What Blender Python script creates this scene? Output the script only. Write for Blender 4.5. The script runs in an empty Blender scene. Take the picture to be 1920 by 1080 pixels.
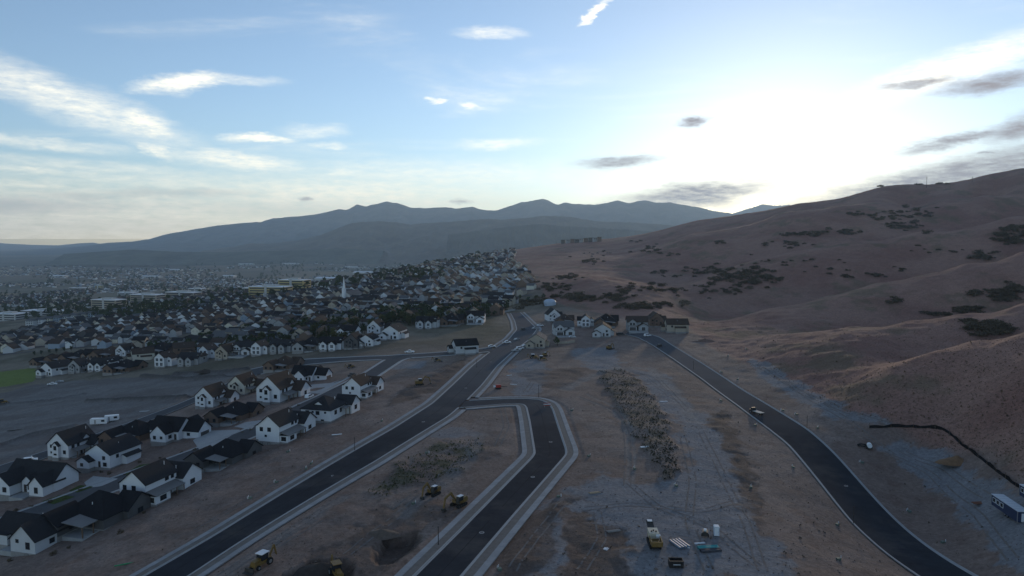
import bpy, bmesh, math, random
import numpy as np
from mathutils import Vector, Matrix

R = math.radians
sc = bpy.context.scene
COL = sc.collection
rng = random.Random(7)

# ------------------------------------------------------------------ camera
FPX = 1300.0                      # focal length in pixels of a 1920 wide frame
HZ = 448.0                        # horizon row
CAMZ = 68.0
PITCH = math.atan((540 - HZ) / FPX)
cam = bpy.data.cameras.new('camera')
cam.sensor_width = 36.0
cam.lens = FPX / 1920 * 36
cam.clip_start = 0.5
cam.clip_end = 200000
camo = bpy.data.objects.new('camera', cam)
COL.objects.link(camo)
camo.location = (0, 0, CAMZ)
camo.rotation_euler = (math.pi / 2 - PITCH, 0, 0)
sc.camera = camo

# ------------------------------------------------------------------ light
SUN_AZ, SUN_EL = 21.0, 6.3        # degrees right of the view axis, above the horizon
sc.view_settings.view_transform = 'Standard'
sc.view_settings.look = 'None'
sc.view_settings.gamma = 1
sc.view_settings.exposure = EXPOSURE = 0.55
sc.view_settings.use_curve_mapping = False
sc.view_settings.use_white_balance = True      # the camera's daylight setting
sc.view_settings.white_balance_temperature = 6250
sc.view_settings.white_balance_tint = 11
sc.cycles.use_denoising = True
sc.cycles.max_bounces = 5
sc.cycles.diffuse_bounces = 2
sc.cycles.volume_bounces = 1
sc.cycles.transparent_max_bounces = 8

world = bpy.data.worlds.new('World')
sc.world = world
world.use_nodes = True
def build_sky():
    nt = world.node_tree
    N, L = nt.nodes, nt.links
    N.clear()
    out = N.new('ShaderNodeOutputWorld')
    bg = N.new('ShaderNodeBackground')
    bg.inputs['Strength'].default_value = 0.15
    L.new(bg.outputs[0], out.inputs['Surface'])
    sky = N.new('ShaderNodeTexSky')
    sky.sky_type = 'NISHITA'
    sky.sun_disc = False
    sky.sun_elevation = R(SUN_EL)
    sky.sun_rotation = R(SUN_AZ)
    sky.altitude = 1500
    sky.air_density = 1.0
    sky.dust_density = 0.55
    sky.ozone_density = 2.2
    tc = N.new('ShaderNodeTexCoord')
    sep = N.new('ShaderNodeSeparateXYZ')
    L.new(tc.outputs['Generated'], sep.inputs[0])
    def M(op, a, b=None, clamp=False):
        n = N.new('ShaderNodeMath'); n.operation = op; n.use_clamp = clamp
        for i, v in enumerate((a, b)):
            if v is None: continue
            if isinstance(v, (int, float)): n.inputs[i].default_value = v
            else: L.new(v, n.inputs[i])
        return n.outputs[0]
    az = M('MULTIPLY', M('ARCTAN2', sep.outputs[0], sep.outputs[1]), 180 / math.pi)
    el = M('MULTIPLY', M('ARCSINE', sep.outputs[2]), 180 / math.pi)
    comb = N.new('ShaderNodeCombineXYZ')
    L.new(az, comb.inputs[0]); L.new(el, comb.inputs[1])
    # warp the sky coordinate so the clouds have ragged wind-drawn edges
    def noise(scale, detail, rough, sx=1, sy=1, src=None, dist=0):
        mp = N.new('ShaderNodeMapping'); mp.inputs['Scale'].default_value = (sx, sy, 1)
        L.new(src or comb.outputs[0], mp.inputs[0])
        n = N.new('ShaderNodeTexNoise'); n.inputs['Scale'].default_value = scale
        n.inputs['Detail'].default_value = detail; n.inputs['Roughness'].default_value = rough
        n.inputs['Distortion'].default_value = dist
        L.new(mp.outputs[0], n.inputs['Vector'])
        return n
    w1 = noise(0.62, 9, 0.72, 0.42, 1.35)
    sub = N.new('ShaderNodeVectorMath'); sub.operation = 'SUBTRACT'
    L.new(w1.outputs['Color'], sub.inputs[0]); sub.inputs[1].default_value = (0.5, 0.5, 0.5)
    scl = N.new('ShaderNodeVectorMath'); scl.operation = 'MULTIPLY'
    L.new(sub.outputs[0], scl.inputs[0]); scl.inputs[1].default_value = (4.6, 1.5, 0)
    wp = N.new('ShaderNodeVectorMath'); wp.operation = 'ADD'
    L.new(comb.outputs[0], wp.inputs[0]); L.new(scl.outputs[0], wp.inputs[1])
    def pix(px, py):
        x, y = (px - 960) / FPX, (540 - py) / FPX
        dy = math.cos(PITCH) + y * math.sin(PITCH); dz = -math.sin(PITCH) + y * math.cos(PITCH)
        return math.degrees(math.atan2(x, dy)), math.degrees(math.atan2(dz, math.hypot(x, dy)))
    DEG = 1 / 22.7                                    # degrees per photo pixel, about
    def cloud(px, py, a, b, rot=0, edge=0.75):
        cx, cy = pix(px, py)
        mp = N.new('ShaderNodeMapping'); mp.vector_type = 'TEXTURE'
        mp.inputs['Location'].default_value = (cx, cy, 0)
        mp.inputs['Rotation'].default_value = (0, 0, R(rot))
        mp.inputs['Scale'].default_value = (a * DEG, b * DEG, 1)
        L.new(wp.outputs[0], mp.inputs[0])
        ln = N.new('ShaderNodeVectorMath'); ln.operation = 'LENGTH'
        L.new(mp.outputs[0], ln.inputs[0])
        mr = N.new('ShaderNodeMapRange'); mr.interpolation_type = 'SMOOTHSTEP'
        mr.inputs['From Min'].default_value = 1 + edge * 0.5; mr.inputs['From Max'].default_value = 1 - edge
        L.new(ln.outputs['Value'], mr.inputs['Value'])
        return mr.outputs[0]
    def total(items):
        acc = None
        for w, c in items:
            v = M('MULTIPLY', c, w)
            acc = v if acc is None else M('MAXIMUM', acc, v)
        return acc
    bright = total([
        (0.62, cloud(130, 190, 190, 30, -18, 0.95)), (0.85, cloud(265, 232, 60, 24, -14, 0.95)),
        (0.95, cloud(345, 155, 78, 15, 12, 0.8)), (0.35, cloud(460, 150, 60, 9, 2, 0.9)),
        (1.0, cloud(1110, 23, 36, 8, 32, 0.7)), (0.45, cloud(925, 63, 60, 10, 0, 0.9)),
        (0.8, cloud(815, 191, 18, 6, 0, 0.9)), (0.6, cloud(880, 199, 26, 7, -5, 0.9)),
        (0.45, cloud(590, 246, 55, 13, 2, 0.9)), (0.85, cloud(490, 260, 65, 8, 2, 0.8)),
        (0.75, cloud(290, 284, 34, 11, -22, 0.9)), (0.75, cloud(450, 302, 120, 17, -4, 0.9)),
        (0.55, cloud(640, 324, 60, 8, 3, 0.9)), (0.5, cloud(610, 275, 40, 7, 0, 0.9)),
        (0.4, cloud(200, 315, 210, 12, -2, 0.95)), (0.5, cloud(930, 270, 80, 10, 2, 0.95)),
        (0.85, cloud(200, 408, 560, 62, 0, 0.95)), (0.8, cloud(620, 372, 360, 46, 0, 0.95)), (0.45, cloud(820, 330, 300, 30, 0, 0.95)),
        (0.55, cloud(-250, 395, 300, 50, 0, 0.95)), (0.5, cloud(40, 262, 150, 10, -3, 0.95)), (0.5, cloud(120, 325, 200, 9, -3, 0.9)),
        (0.55, cloud(60, 350, 120, 14, 0, 0.95)), (0.5, cloud(350, 345, 190, 24, 0, 0.95)),
        (0.75, cloud(1800, 125, 170, 26, 14, 0.95))])
    dark = total([
        (0.3, cloud(320, 362, 140, 8, 2, 0.9)), (0.28, cloud(150, 368, 60, 8, 0, 0.9)),
        (0.15, cloud(250, 425, 300, 14, 0, 0.95)), (0.15, cloud(580, 398, 170, 16, 0, 0.95)),
        (0.75, cloud(576, 372, 14, 5, 0, 0.8)), (0.6, cloud(870, 377, 18, 4, 0, 0.8)),
        (0.9, cloud(1160, 303, 75, 12, 3, 0.85)), (0.95, cloud(1308, 227, 28, 10, 4, 0.75)),
        (0.9, cloud(1715, 155, 52, 7, 3, 0.8)),
        (0.95, cloud(1865, 154, 80, 14, 3, 0.8)), (0.95, cloud(1810, 260, 110, 11, 8, 0.85)),
        (0.95, cloud(1915, 240, 60, 20, 10, 0.85)), (0.8, cloud(1848, 285, 20, 4, 0, 0.8)),
        (1.0, cloud(1300, 366, 150, 26, 5, 0.8)), (1.0, cloud(1770, 335, 290, 34, 12, 0.8)), (0.8, cloud(1190, 385, 120, 10, 2, 0.9)),
        (0.85, cloud(2100, 270, 240, 40, 8, 0.9)), (0.5, cloud(-200, 380, 260, 16, 0, 0.9))])
    # thin high cirrus goes on all round the sky
    proj = N.new('ShaderNodeVectorMath'); proj.operation = 'DIVIDE'
    zc = N.new('ShaderNodeCombineXYZ')
    zz = M('ADD', M('MAXIMUM', sep.outputs[2], 0.0), 0.12)
    for i in range(3): L.new(zz, zc.inputs[i])
    L.new(tc.outputs['Generated'], proj.inputs[0]); L.new(zc.outputs[0], proj.inputs[1])
    ci = noise(1.1, 7, 0.6, 0.7, 1.5, proj.outputs[0], 0.6)
    cr = N.new('ShaderNodeMapRange'); cr.interpolation_type = 'SMOOTHSTEP'
    cr.inputs['From Min'].default_value = 0.5; cr.inputs['From Max'].default_value = 0.85
    cr.inputs['To Max'].default_value = 0.35
    L.new(ci.outputs['Fac'], cr.inputs['Value'])
    bright = M('MAXIMUM', bright, cr.outputs[0])
    tex = noise(1.5, 10, 0.72, 0.42, 1.9)
    tx = N.new('ShaderNodeMapRange'); tx.inputs['From Min'].default_value = 0.3; tx.inputs['From Max'].default_value = 0.62
    L.new(tex.outputs['Fac'], tx.inputs['Value'])
    bright = M('MULTIPLY', bright, M('ADD', M('MULTIPLY', tx.outputs[0], 0.8), 0.25), True)
    dark = M('MULTIPLY', dark, M('ADD', M('MULTIPLY', tx.outputs[0], 0.5), 0.6), True)
    up = M('GREATER_THAN', el, 0.0)
    bright = M('MULTIPLY', bright, up); dark = M('MULTIPLY', dark, up)
    def mix(fac, a, b):
        m = N.new('ShaderNodeMix'); m.data_type = 'RGBA'
        L.new(fac, m.inputs[0])
        for s, v in ((6, a), (7, b)):
            if isinstance(v, tuple): m.inputs[s].default_value = v
            else: L.new(v, m.inputs[s])
        return m.outputs[2]
    hs = N.new('ShaderNodeHueSaturation'); hs.inputs['Saturation'].default_value = 0.86     # a dusty evening sky
    L.new(sky.outputs[0], hs.inputs['Color'])
    c1 = mix(bright, hs.outputs[0], SKY_BRIGHT)
    c2 = mix(dark, c1, SKY_DARK)
    L.new(c2, bg.inputs['Color'])
SKY_BRIGHT = (8.4, 7.5, 5.6, 1)
SKY_DARK = (1.75, 1.6, 1.62, 1)
build_sky()
world.cycles.sampling_method = 'MANUAL'
world.cycles.sample_map_resolution = 512

sun = bpy.data.lights.new('sun', 'SUN')
sun.energy = 1.3
sun.angle = R(2.0)
sun.color = (1.0, 0.78, 0.52)
suno = bpy.data.objects.new('sun', sun)
COL.objects.link(suno)
sd = Vector((math.sin(R(SUN_AZ)) * math.cos(R(SUN_EL)), math.cos(R(SUN_AZ)) * math.cos(R(SUN_EL)), math.sin(R(SUN_EL))))
suno.rotation_euler = sd.to_track_quat('Z', 'Y').to_euler()

# ------------------------------------------------------------------ helpers
def tag(o, label=None, cat=None, group=None, kind=None):
    if label: o['label'] = label
    if cat: o['category'] = cat
    if group: o['group'] = group
    if kind: o['kind'] = kind
    return o

def mesh_from(name, verts, faces, mats=None, fmat=None, smooth=False):
    me = bpy.data.meshes.new(name)
    me.from_pydata([tuple(v) for v in verts], [], faces)
    for m in (mats or []): me.materials.append(m)
    if fmat is not None:
        me.polygons.foreach_set('material_index', fmat)
    if smooth:
        me.polygons.foreach_set('use_smooth', [True] * len(me.polygons))
    me.update()
    return me

def link(name, me, parent=None, loc=None, rz=None):
    o = bpy.data.objects.new(name, me)
    COL.objects.link(o)
    if parent is not None: o.parent = parent
    if loc is not None: o.location = loc
    if rz is not None: o.rotation_euler = (0, 0, rz)
    return o

def empty(name, loc=(0, 0, 0), rz=0):
    o = bpy.data.objects.new(name, None)
    o.empty_display_size = 0.5
    COL.objects.link(o)
    o.location = loc; o.rotation_euler = (0, 0, rz)
    return o

def copy_tree(o, parent=None):
    c = o.copy()
    COL.objects.link(c)
    c.parent = parent
    for ch in o.children: copy_tree(ch, c)
    return c

class MB:
    """collects boxes, prisms, tubes into one mesh"""
    def __init__(self): self.v = []; self.f = []
    def add(self, verts, faces):
        b = len(self.v)
        self.v += [tuple(p) for p in verts]
        self.f += [tuple(b + i for i in q) for q in faces]
        return self
    def box(self, x0, x1, y0, y1, z0, z1):
        return self.add([(x0, y0, z0), (x1, y0, z0), (x1, y1, z0), (x0, y1, z0), (x0, y0, z1), (x1, y0, z1), (x1, y1, z1), (x0, y1, z1)],
                        [(0, 3, 2, 1), (4, 5, 6, 7), (0, 1, 5, 4), (1, 2, 6, 5), (2, 3, 7, 6), (3, 0, 4, 7)])
    def cbox(self, c, s, rot=None):
        """box of size s centred at c, turned by a matrix"""
        m = MB().box(-s[0] / 2, s[0] / 2, -s[1] / 2, s[1] / 2, -s[2] / 2, s[2] / 2)
        vs = [Vector(p) for p in m.v]
        if rot is not None: vs = [rot @ p for p in vs]
        return self.add([p + Vector(c) for p in vs], m.f)
    def prism(self, pts, x0, x1, axis='x'):
        """polygon pts (a,b) pushed from x0 to x1 along an axis"""
        n = len(pts)
        if axis == 'x': V = [(x0, a, b) for a, b in pts] + [(x1, a, b) for a, b in pts]
        elif axis == 'y': V = [(a, x0, b) for a, b in pts] + [(a, x1, b) for a, b in pts]
        else: V = [(a, b, x0) for a, b in pts] + [(a, b, x1) for a, b in pts]
        F = [tuple(range(n - 1, -1, -1)), tuple(range(n, 2 * n))] + [(i, (i + 1) % n, n + (i + 1) % n, n + i) for i in range(n)]
        return self.add(V, F)
    def tube(self, p, q, r0, r1=None, n=8):
        r1 = r0 if r1 is None else r1
        p, q = Vector(p), Vector(q); d = (q - p).normalized()
        a = d.orthogonal().normalized(); b = d.cross(a)
        V = []
        for c, r in ((p, r0), (q, r1)):
            for i in range(n):
                t = 2 * math.pi * i / n
                V.append(c + a * (r * math.cos(t)) + b * (r * math.sin(t)))
        F = [(i, (i + 1) % n, n + (i + 1) % n, n + i) for i in range(n)] + [tuple(range(n - 1, -1, -1)), tuple(range(n, 2 * n))]
        return self.add(V, F)
    def mesh(self, name, mat=None, smooth=False):
        me = mesh_from(name, self.v, self.f, [mat] if mat else None, smooth=smooth)
        bm = bmesh.new(); bm.from_mesh(me)
        bmesh.ops.recalc_face_normals(bm, faces=bm.faces)
        bm.to_mesh(me); bm.free()
        return me
    def build(self, name, mat, parent=None, loc=None, rz=None, smooth=False):
        return link(name, self.mesh(name, mat, smooth), parent, loc, rz)

# ------------------------------------------------------------------ materials
MATS = {}
def mat(name, col, rough=0.8, var=0.12, scale=3.0, bump=0.0, bscale=20.0, metal=0.0, spec=0.3, emit=None, coords='Object', rnd=0.0):
    if name in MATS: return MATS[name]
    m = bpy.data.materials.new(name); m.use_nodes = True
    nt = m.node_tree; N, L = nt.nodes, nt.links
    b = N['Principled BSDF']
    b.inputs['Roughness'].default_value = rough
    b.inputs['Metallic'].default_value = metal
    b.inputs['Specular IOR Level'].default_value = spec
    tc = N.new('ShaderNodeTexCoord')
    n = N.new('ShaderNodeTexNoise'); n.inputs['Scale'].default_value = scale
    n.inputs['Detail'].default_value = 5; n.inputs['Roughness'].default_value = 0.65
    L.new(tc.outputs[coords], n.inputs['Vector'])
    mr = N.new('ShaderNodeMapRange')
    mr.inputs['From Min'].default_value = 0.25; mr.inputs['From Max'].default_value = 0.75
    mr.inputs['To Min'].default_value = 1 - var; mr.inputs['To Max'].default_value = 1 + var
    L.new(n.outputs['Fac'], mr.inputs['Value'])
    fac = mr.outputs[0]
    if rnd:
        oi = N.new('ShaderNodeObjectInfo')
        mr2 = N.new('ShaderNodeMapRange')
        mr2.inputs['To Min'].default_value = 1 - rnd; mr2.inputs['To Max'].default_value = 1 + rnd
        L.new(oi.outputs['Random'], mr2.inputs['Value'])
        mm = N.new('ShaderNodeMath'); mm.operation = 'MULTIPLY'
        L.new(fac, mm.inputs[0]); L.new(mr2.outputs[0], mm.inputs[1]); fac = mm.outputs[0]
    vm = N.new('ShaderNodeVectorMath'); vm.operation = 'SCALE'
    vm.inputs[0].default_value = col[:3]
    L.new(fac, vm.inputs['Scale'])
    L.new(vm.outputs[0], b.inputs['Base Color'])
    if bump:
        n2 = N.new('ShaderNodeTexNoise'); n2.inputs['Scale'].default_value = bscale; n2.inputs['Detail'].default_value = 4
        L.new(tc.outputs[coords], n2.inputs['Vector'])
        bp = N.new('ShaderNodeBump'); bp.inputs['Strength'].default_value = bump; bp.inputs['Distance'].default_value = 0.1
        L.new(n2.outputs['Fac'], bp.inputs['Height']); L.new(bp.outputs[0], b.inputs['Normal'])
    if emit:
        b.inputs['Emission Color'].default_value = (*emit[:3], 1); b.inputs['Emission Strength'].default_value = emit[3]
    MATS[name] = m
    return m
# ------------------------------------------------------------------ terrain
def ray(px, py):
    x, y = (px - 960) / FPX, (540 - py) / FPX
    return np.array([x, math.cos(PITCH) + y * math.sin(PITCH), -math.sin(PITCH) + y * math.cos(PITCH)])
def at_depth(px, py, D):
    d = ray(px, py); t = D / d[1]
    return d[0] * t, D, CAMZ + d[2] * t

def _hash(ix, iy, s):
    h = (ix * 374761393 + iy * 668265263 + s * 974634777) & 0xFFFFFFFF
    h = ((h ^ (h >> 13)) * 1274126177) & 0xFFFFFFFF
    return ((h ^ (h >> 16)) & 0xFFFF) / 65535.0
def vnoise(x, y, s=0):
    ix = np.floor(x).astype(np.int64); iy = np.floor(y).astype(np.int64)
    fx = x - ix; fy = y - iy
    fx = fx * fx * fx * (fx * (fx * 6 - 15) + 10); fy = fy * fy * fy * (fy * (fy * 6 - 15) + 10)
    a = _hash(ix, iy, s); b = _hash(ix + 1, iy, s); c = _hash(ix, iy + 1, s); d = _hash(ix + 1, iy + 1, s)
    return (a + (b - a) * fx) * (1 - fy) + (c + (d - c) * fx) * fy
def fbm(x, y, o=4, s=0, g=0.5):
    v = 0; a = 1; t = 0
    for i in range(o):
        v = v + a * vnoise(x, y, s + i); t += a; a *= g
        x, y = x * 1.9 + y * 0.7 + 17.3, y * 1.9 - x * 0.7 + 5.1
    return v / t
def sstep(a, b, x):
    t = np.clip((x - a) / (b - a), 0, 1)
    return t * t * (3 - 2 * t)

def base_height(X, Y):
    """bench that falls away to the wide valley on the left and behind the shoulder"""
    xe = np.interp(Y, [0, 100, 250, 450, 700, 1150, 1500, 2000, 2600, 4000, 9000], [-40, -44, -62, -95, -150, -235, -215, -110, 300, 2200, 9000])
    d = xe - X
    k = 12.0 + 0.05 * np.maximum(Y - 300, 0)
    d = np.where(d / k > 30, d, k * np.log1p(np.exp(np.clip(d / k, -40, 30))))
    z = -165 * (1 - np.exp(-d / 1050.0))
    return z

CP = []                                              # (u, ln D, height above the base)
def cp(px, py, D, dz=0.0):
    X, Y, Z = at_depth(px, py, D)
    CP.append((X / Y, math.log(D), Z + dz - float(base_height(np.array(X), np.array(Y)))))
crest = {
 'E': [(1673, 683, 285), (1750, 657, 288), (1828, 640, 288), (1920, 624, 285), (2100, 600, 280), (2500, 560, 270)],
 'D': [(1476, 626, 425), (1600, 615, 425), (1715, 602, 420), (1810, 590, 418), (1920, 572, 415), (2150, 530, 400), (2500, 480, 390)],
 'C': [(1335, 601, 590), (1440, 578, 610), (1546, 557, 620), (1634, 534, 625), (1722, 518, 625), (1813, 495, 625), (1920, 472, 620), (2150, 420, 600), (2500, 360, 580)],
 'B': [(1270, 535, 880), (1342, 511, 900), (1405, 490, 915), (1497, 467, 930), (1602, 453, 940), (1722, 435, 945), (1814, 428, 945), (1877, 412, 945), (1920, 405, 945), (2200, 350, 930), (2500, 290, 900)],
 'F': [(1180, 478, 1350), (1300, 437, 1450), (1374, 428, 1450), (1469, 398, 1440), (1567, 386, 1420), (1680, 382, 1400), (1760, 376, 1390), (1850, 366, 1380), (1920, 358, 1380), (2200, 300, 1350), (2500, 240, 1300)],
 'A': [(890, 481, 2000), (960, 470, 2100), (1060, 457, 2150), (1200, 440, 2100), (1300, 415, 2000), (1400, 400, 1900), (1500, 381, 1800), (1600, 366, 1720), (1650, 351, 1680), (1700, 348, 1660), (1780, 345, 1640), (1850, 331, 1620), (1920, 316, 1600), (2200, 260, 1600), (2500, 210, 1550)],
}
for k, pts in crest.items():
    for p in pts: cp(*p)
# gullies between the spurs: lower than the line between the two crests
def gully(a, b, frac, drop0, drop1, xs):
    pa, pb = np.array(crest[a]), np.array(crest[b])
    for i, x in enumerate(xs):
        ya, da = np.interp(x, pa[:, 0], pa[:, 1]), np.interp(x, pa[:, 0], pa[:, 2])
        yb, db = np.interp(x, pb[:, 0], pb[:, 1]), np.interp(x, pb[:, 0], pb[:, 2])
        za, zb = at_depth(x, ya, da)[2], at_depth(x, yb, db)[2]
        D = da + (db - da) * frac
        z = min(za, za + (zb - za) * frac) - (drop0 + (drop1 - drop0) * i / max(1, len(xs) - 1))
        X = (x - 960) / FPX / ray(x, 448)[1] * D
        CP.append((X / D, math.log(D), z - float(base_height(np.array(X), np.array(D)))))
gully('E', 'D', 0.28, 8, 26, [1700, 1800, 1920, 2150, 2500])
gully('D', 'C', 0.25, 7, 36, [1480, 1600, 1700, 1810, 1920, 2150, 2500])
gully('C', 'B', 0.25, 8, 42, [1345, 1440, 1540, 1640, 1740, 1830, 1920, 2200, 2500])
gully('B', 'F', 0.27, 10, 38, [1280, 1380, 1480, 1600, 1720, 1820, 1920, 2200, 2500])
gully('F', 'A', 0.3, 6, 18, [1200, 1320, 1450, 1560, 1700, 1850, 2000, 2400])
# behind the skyline the ground sinks again
for (x, y, D) in crest['A'][::2]:
    X, Y, Z = at_depth(x, y, D)
    for m, q in ((1.35, 0.55), (2.2, 0.1)):
        CP.append((X / Y, math.log(D * m), (Z - float(base_height(np.array(X * m), np.array(D * m)))) * q))
# hill foot and spur toes
for (px, py, z) in [(1290, 610, 3), (1330, 650, 2), (1420, 690, 2.5), (1500, 735, 2.5), (1580, 775, 3), (1660, 790, 3.5), (1760, 790, 5), (1850, 840, 4.5), (1930, 900, 5),
                    (1170, 590, 4), (1080, 575, 5), (1010, 560, 5), (1240, 580, 5), (1030, 520, 14), (990, 500, 14), (1120, 520, 22), (1130, 550, 12), (1200, 540, 16), (2100, 1000, 6), (2300, 900, 12),
                    (1060, 490, 22), (850, 540, 3), (930, 560, 2), (800, 570, 0), (900, 510, 8), (840, 515, 4)]:
    d = ray(px, py); t = (z - CAMZ) / d[2]
    X, Y = d[0] * t, d[1] * t
    CP.append((X / Y, math.log(Y), z - float(base_height(np.array(X), np.array(Y)))))
# level bench and the left: nothing added
for D in (30, 45, 65, 90, 120, 160, 210, 270, 340):
    for X in (-300, -160, -80, -35, 0, 30, 60, 85):
        if abs(X / D) < 2.2 and X < 40 + D * 0.2: CP.append((X / D, math.log(D), 0.0))
for D in (30, 60, 100, 150): CP.append((1.1, math.log(D), 0.5))
for D in (420, 520, 650, 850, 1100, 1500, 2100, 3000, 4500, 7000, 12000):
    for u in (-2.2, -1.3, -0.8, -0.5, -0.25):
        CP.append((u, math.log(D), 0.0))
for D in (430, 540, 640): CP.append((-0.05, math.log(D), 0.0))
for D in (3600, 5500, 9000, 14000):
    for u in (-0.1, 0.2, 0.5, 0.9, 1.5): CP.append((u, math.log(D), 0.0))
CP = np.array(CP)
KU = 2.2
def tps(r2): return 0.5 * r2 * np.log(r2 + 1e-12)
def rbf_fit(P):
    A = np.stack([P[:, 0] * KU, P[:, 1]], 1); n = len(A)
    d2 = ((A[:, None] - A[None]) ** 2).sum(-1)
    Kk = tps(d2) + np.eye(n) * 2e-4
    Q = np.hstack([np.ones((n, 1)), A])
    Mx = np.block([[Kk, Q], [Q.T, np.zeros((3, 3))]])
    return A, np.linalg.solve(Mx, np.concatenate([P[:, 2], np.zeros(3)]))
RA, RW = rbf_fit(CP)
def rbf(u, l):
    u = u.ravel() * KU; l = l.ravel(); o = np.empty(len(u)); n = len(RA)
    for i in range(0, len(u), 40000):
        a = np.stack([u[i:i + 40000], l[i:i + 40000]], 1)
        d2 = (a ** 2).sum(1)[:, None] + (RA ** 2).sum(1)[None] - 2 * a @ RA.T
        o[i:i + 40000] = tps(np.maximum(d2, 0)) @ RW[:n] + RW[n] + a @ RW[n + 1:]
    return o

TH = np.concatenate([np.linspace(-68, -40, 36)[:-1], np.linspace(-40, 40, 820), np.linspace(40, 68, 36)[1:]]) * math.pi / 180
RR = np.exp(np.concatenate([np.linspace(math.log(28), math.log(85), 60)[:-1], np.linspace(math.log(85), math.log(2400), 690)[:-1], np.linspace(math.log(2400), math.log(24000), 150)]))
GT, GR = np.meshgrid(TH, RR)
GX = GR * np.sin(GT); GY = GR * np.cos(GT)
# the residual is smooth: evaluate on a coarser grid, then interpolate
ci = np.unique(np.concatenate([np.arange(0, len(RR), 3), [len(RR) - 1]])); cj = np.unique(np.concatenate([np.arange(0, len(TH), 3), [len(TH) - 1]]))
cz = rbf(np.tan(GT[np.ix_(ci, cj)]), np.log(GY[np.ix_(ci, cj)])).reshape(len(ci), len(cj))
tmp = np.stack([np.interp(np.arange(len(TH)), cj, cz[i]) for i in range(len(ci))])
res = np.stack([np.interp(np.arange(len(RR)), ci, tmp[:, j]) for j in range(len(TH))], 1)
res *= 1 - sstep(4500, 9000, GR)
res[np.abs(res) < 0.02] = 0
ZS = base_height(GX, GY) + res                        # smooth ground: roads and pads lie on it
HILL = sstep(3, 16, res) * (1 - sstep(4000, 8000, GR))
_ft = []
for (px, py, z) in [(1960, 930, 5), (1850, 845, 4.5), (1660, 792, 3.5), (1580, 776, 3), (1500, 737, 2.5), (1420, 692, 2.5), (1330, 650, 2), (1290, 614, 3), (1170, 594, 4), (1080, 578, 5), (1015, 562, 5), (1012, 525, 14), (985, 496, 14)]:
    d_ = ray(px, py); t_ = (z - CAMZ) / d_[2]; _ft.append((d_[1] * t_, d_[0] * t_))
_ft.sort()
HILLA = sstep(-3, 5, GX - np.interp(GY, [p[0] for p in _ft], [p[1] for p in _ft])) * (1 - sstep(2600, 3600, GR))
HILL = np.maximum(HILL, HILLA * .92)

def _lookup(G, X, Y):
    X = np.atleast_1d(np.asarray(X, float)); Y = np.atleast_1d(np.asarray(Y, float))
    th = np.arctan2(X, Y); r = np.hypot(X, Y)
    j = np.clip(np.interp(th, TH, np.arange(len(TH))), 0, len(TH) - 1.001); i = np.clip(np.interp(np.log(np.maximum(r, 1)), np.log(RR), np.arange(len(RR))), 0, len(RR) - 1.001)
    i0 = i.astype(int); j0 = j.astype(int); a = i - i0; b = j - j0
    return (G[i0, j0] * (1 - a) * (1 - b) + G[i0 + 1, j0] * a * (1 - b) + G[i0, j0 + 1] * (1 - a) * b + G[i0 + 1, j0 + 1] * a * b)
def zs(x, y): return float(_lookup(ZS, x, y)[0])
def zg(x, y): return float(_lookup(GZ, x, y)[0])
def ground(px, py, G=None):
    """the point of the ground seen at a photo pixel"""
    G = ZS if G is None else G
    d = ray(px, py); th = math.atan2(d[0], d[1]); hl = math.hypot(d[0], d[1])
    j = float(np.clip(np.interp(th, TH, np.arange(len(TH))), 0, len(TH) - 1.001)); j0 = int(j); b = j - j0
    z = G[:, j0] * (1 - b) + G[:, j0 + 1] * b
    diff = CAMZ + d[2] / hl * RR - z
    k = np.argmax(diff < 0)
    if diff[k] >= 0: k = len(RR) - 1
    t = diff[k - 1] / (diff[k - 1] - diff[k]) if k else 0
    r = RR[k - 1] + (RR[k] - RR[k - 1]) * t if k else RR[0]
    return Vector((r * d[0] / hl, r * d[1] / hl, CAMZ + d[2] / hl * r))
def pixel_of(X, Y, Z):
    Z = Z - CAMZ; c, s = math.cos(PITCH), math.sin(PITCH)
    dep = Y * c - Z * s; up = Y * s + Z * c
    return 960 + FPX * X / dep, 540 - FPX * up / dep

# ------------------------------------------------------------------ roads (edges traced on the ground)
def resample(P, n=None, step=None):
    P = np.array(P, float); s = np.concatenate([[0], np.cumsum(np.linalg.norm(np.diff(P, axis=0), axis=1))])
    if n is None: n = max(2, int(s[-1] / step) + 1)
    t = np.linspace(0, s[-1], n)
    return np.stack([np.interp(t, s, P[:, 0]), np.interp(t, s, P[:, 1])], 1)
def smooth(P, it=3):
    P = P.copy()
    for _ in range(it): P[1:-1] = (P[:-2] + 2 * P[1:-1] + P[2:]) / 4
    return P
def gpts(px): return [tuple(ground(*p))[:2] for p in px]
class Road:
    def __init__(s, name, left, right, walkL, walkR, n=160, sm=6, curbL=True, curbR=True, label=None):
        s.name = name
        s.L = smooth(resample(gpts(left), n), sm); s.Rt = smooth(resample(gpts(right), n), sm)
        s.walkL, s.walkR, s.curbL, s.curbR = walkL, walkR, curbL, curbR
        s.C = (s.L + s.Rt) / 2
        s.half = np.linalg.norm(s.L - s.Rt, axis=1) / 2
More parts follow.
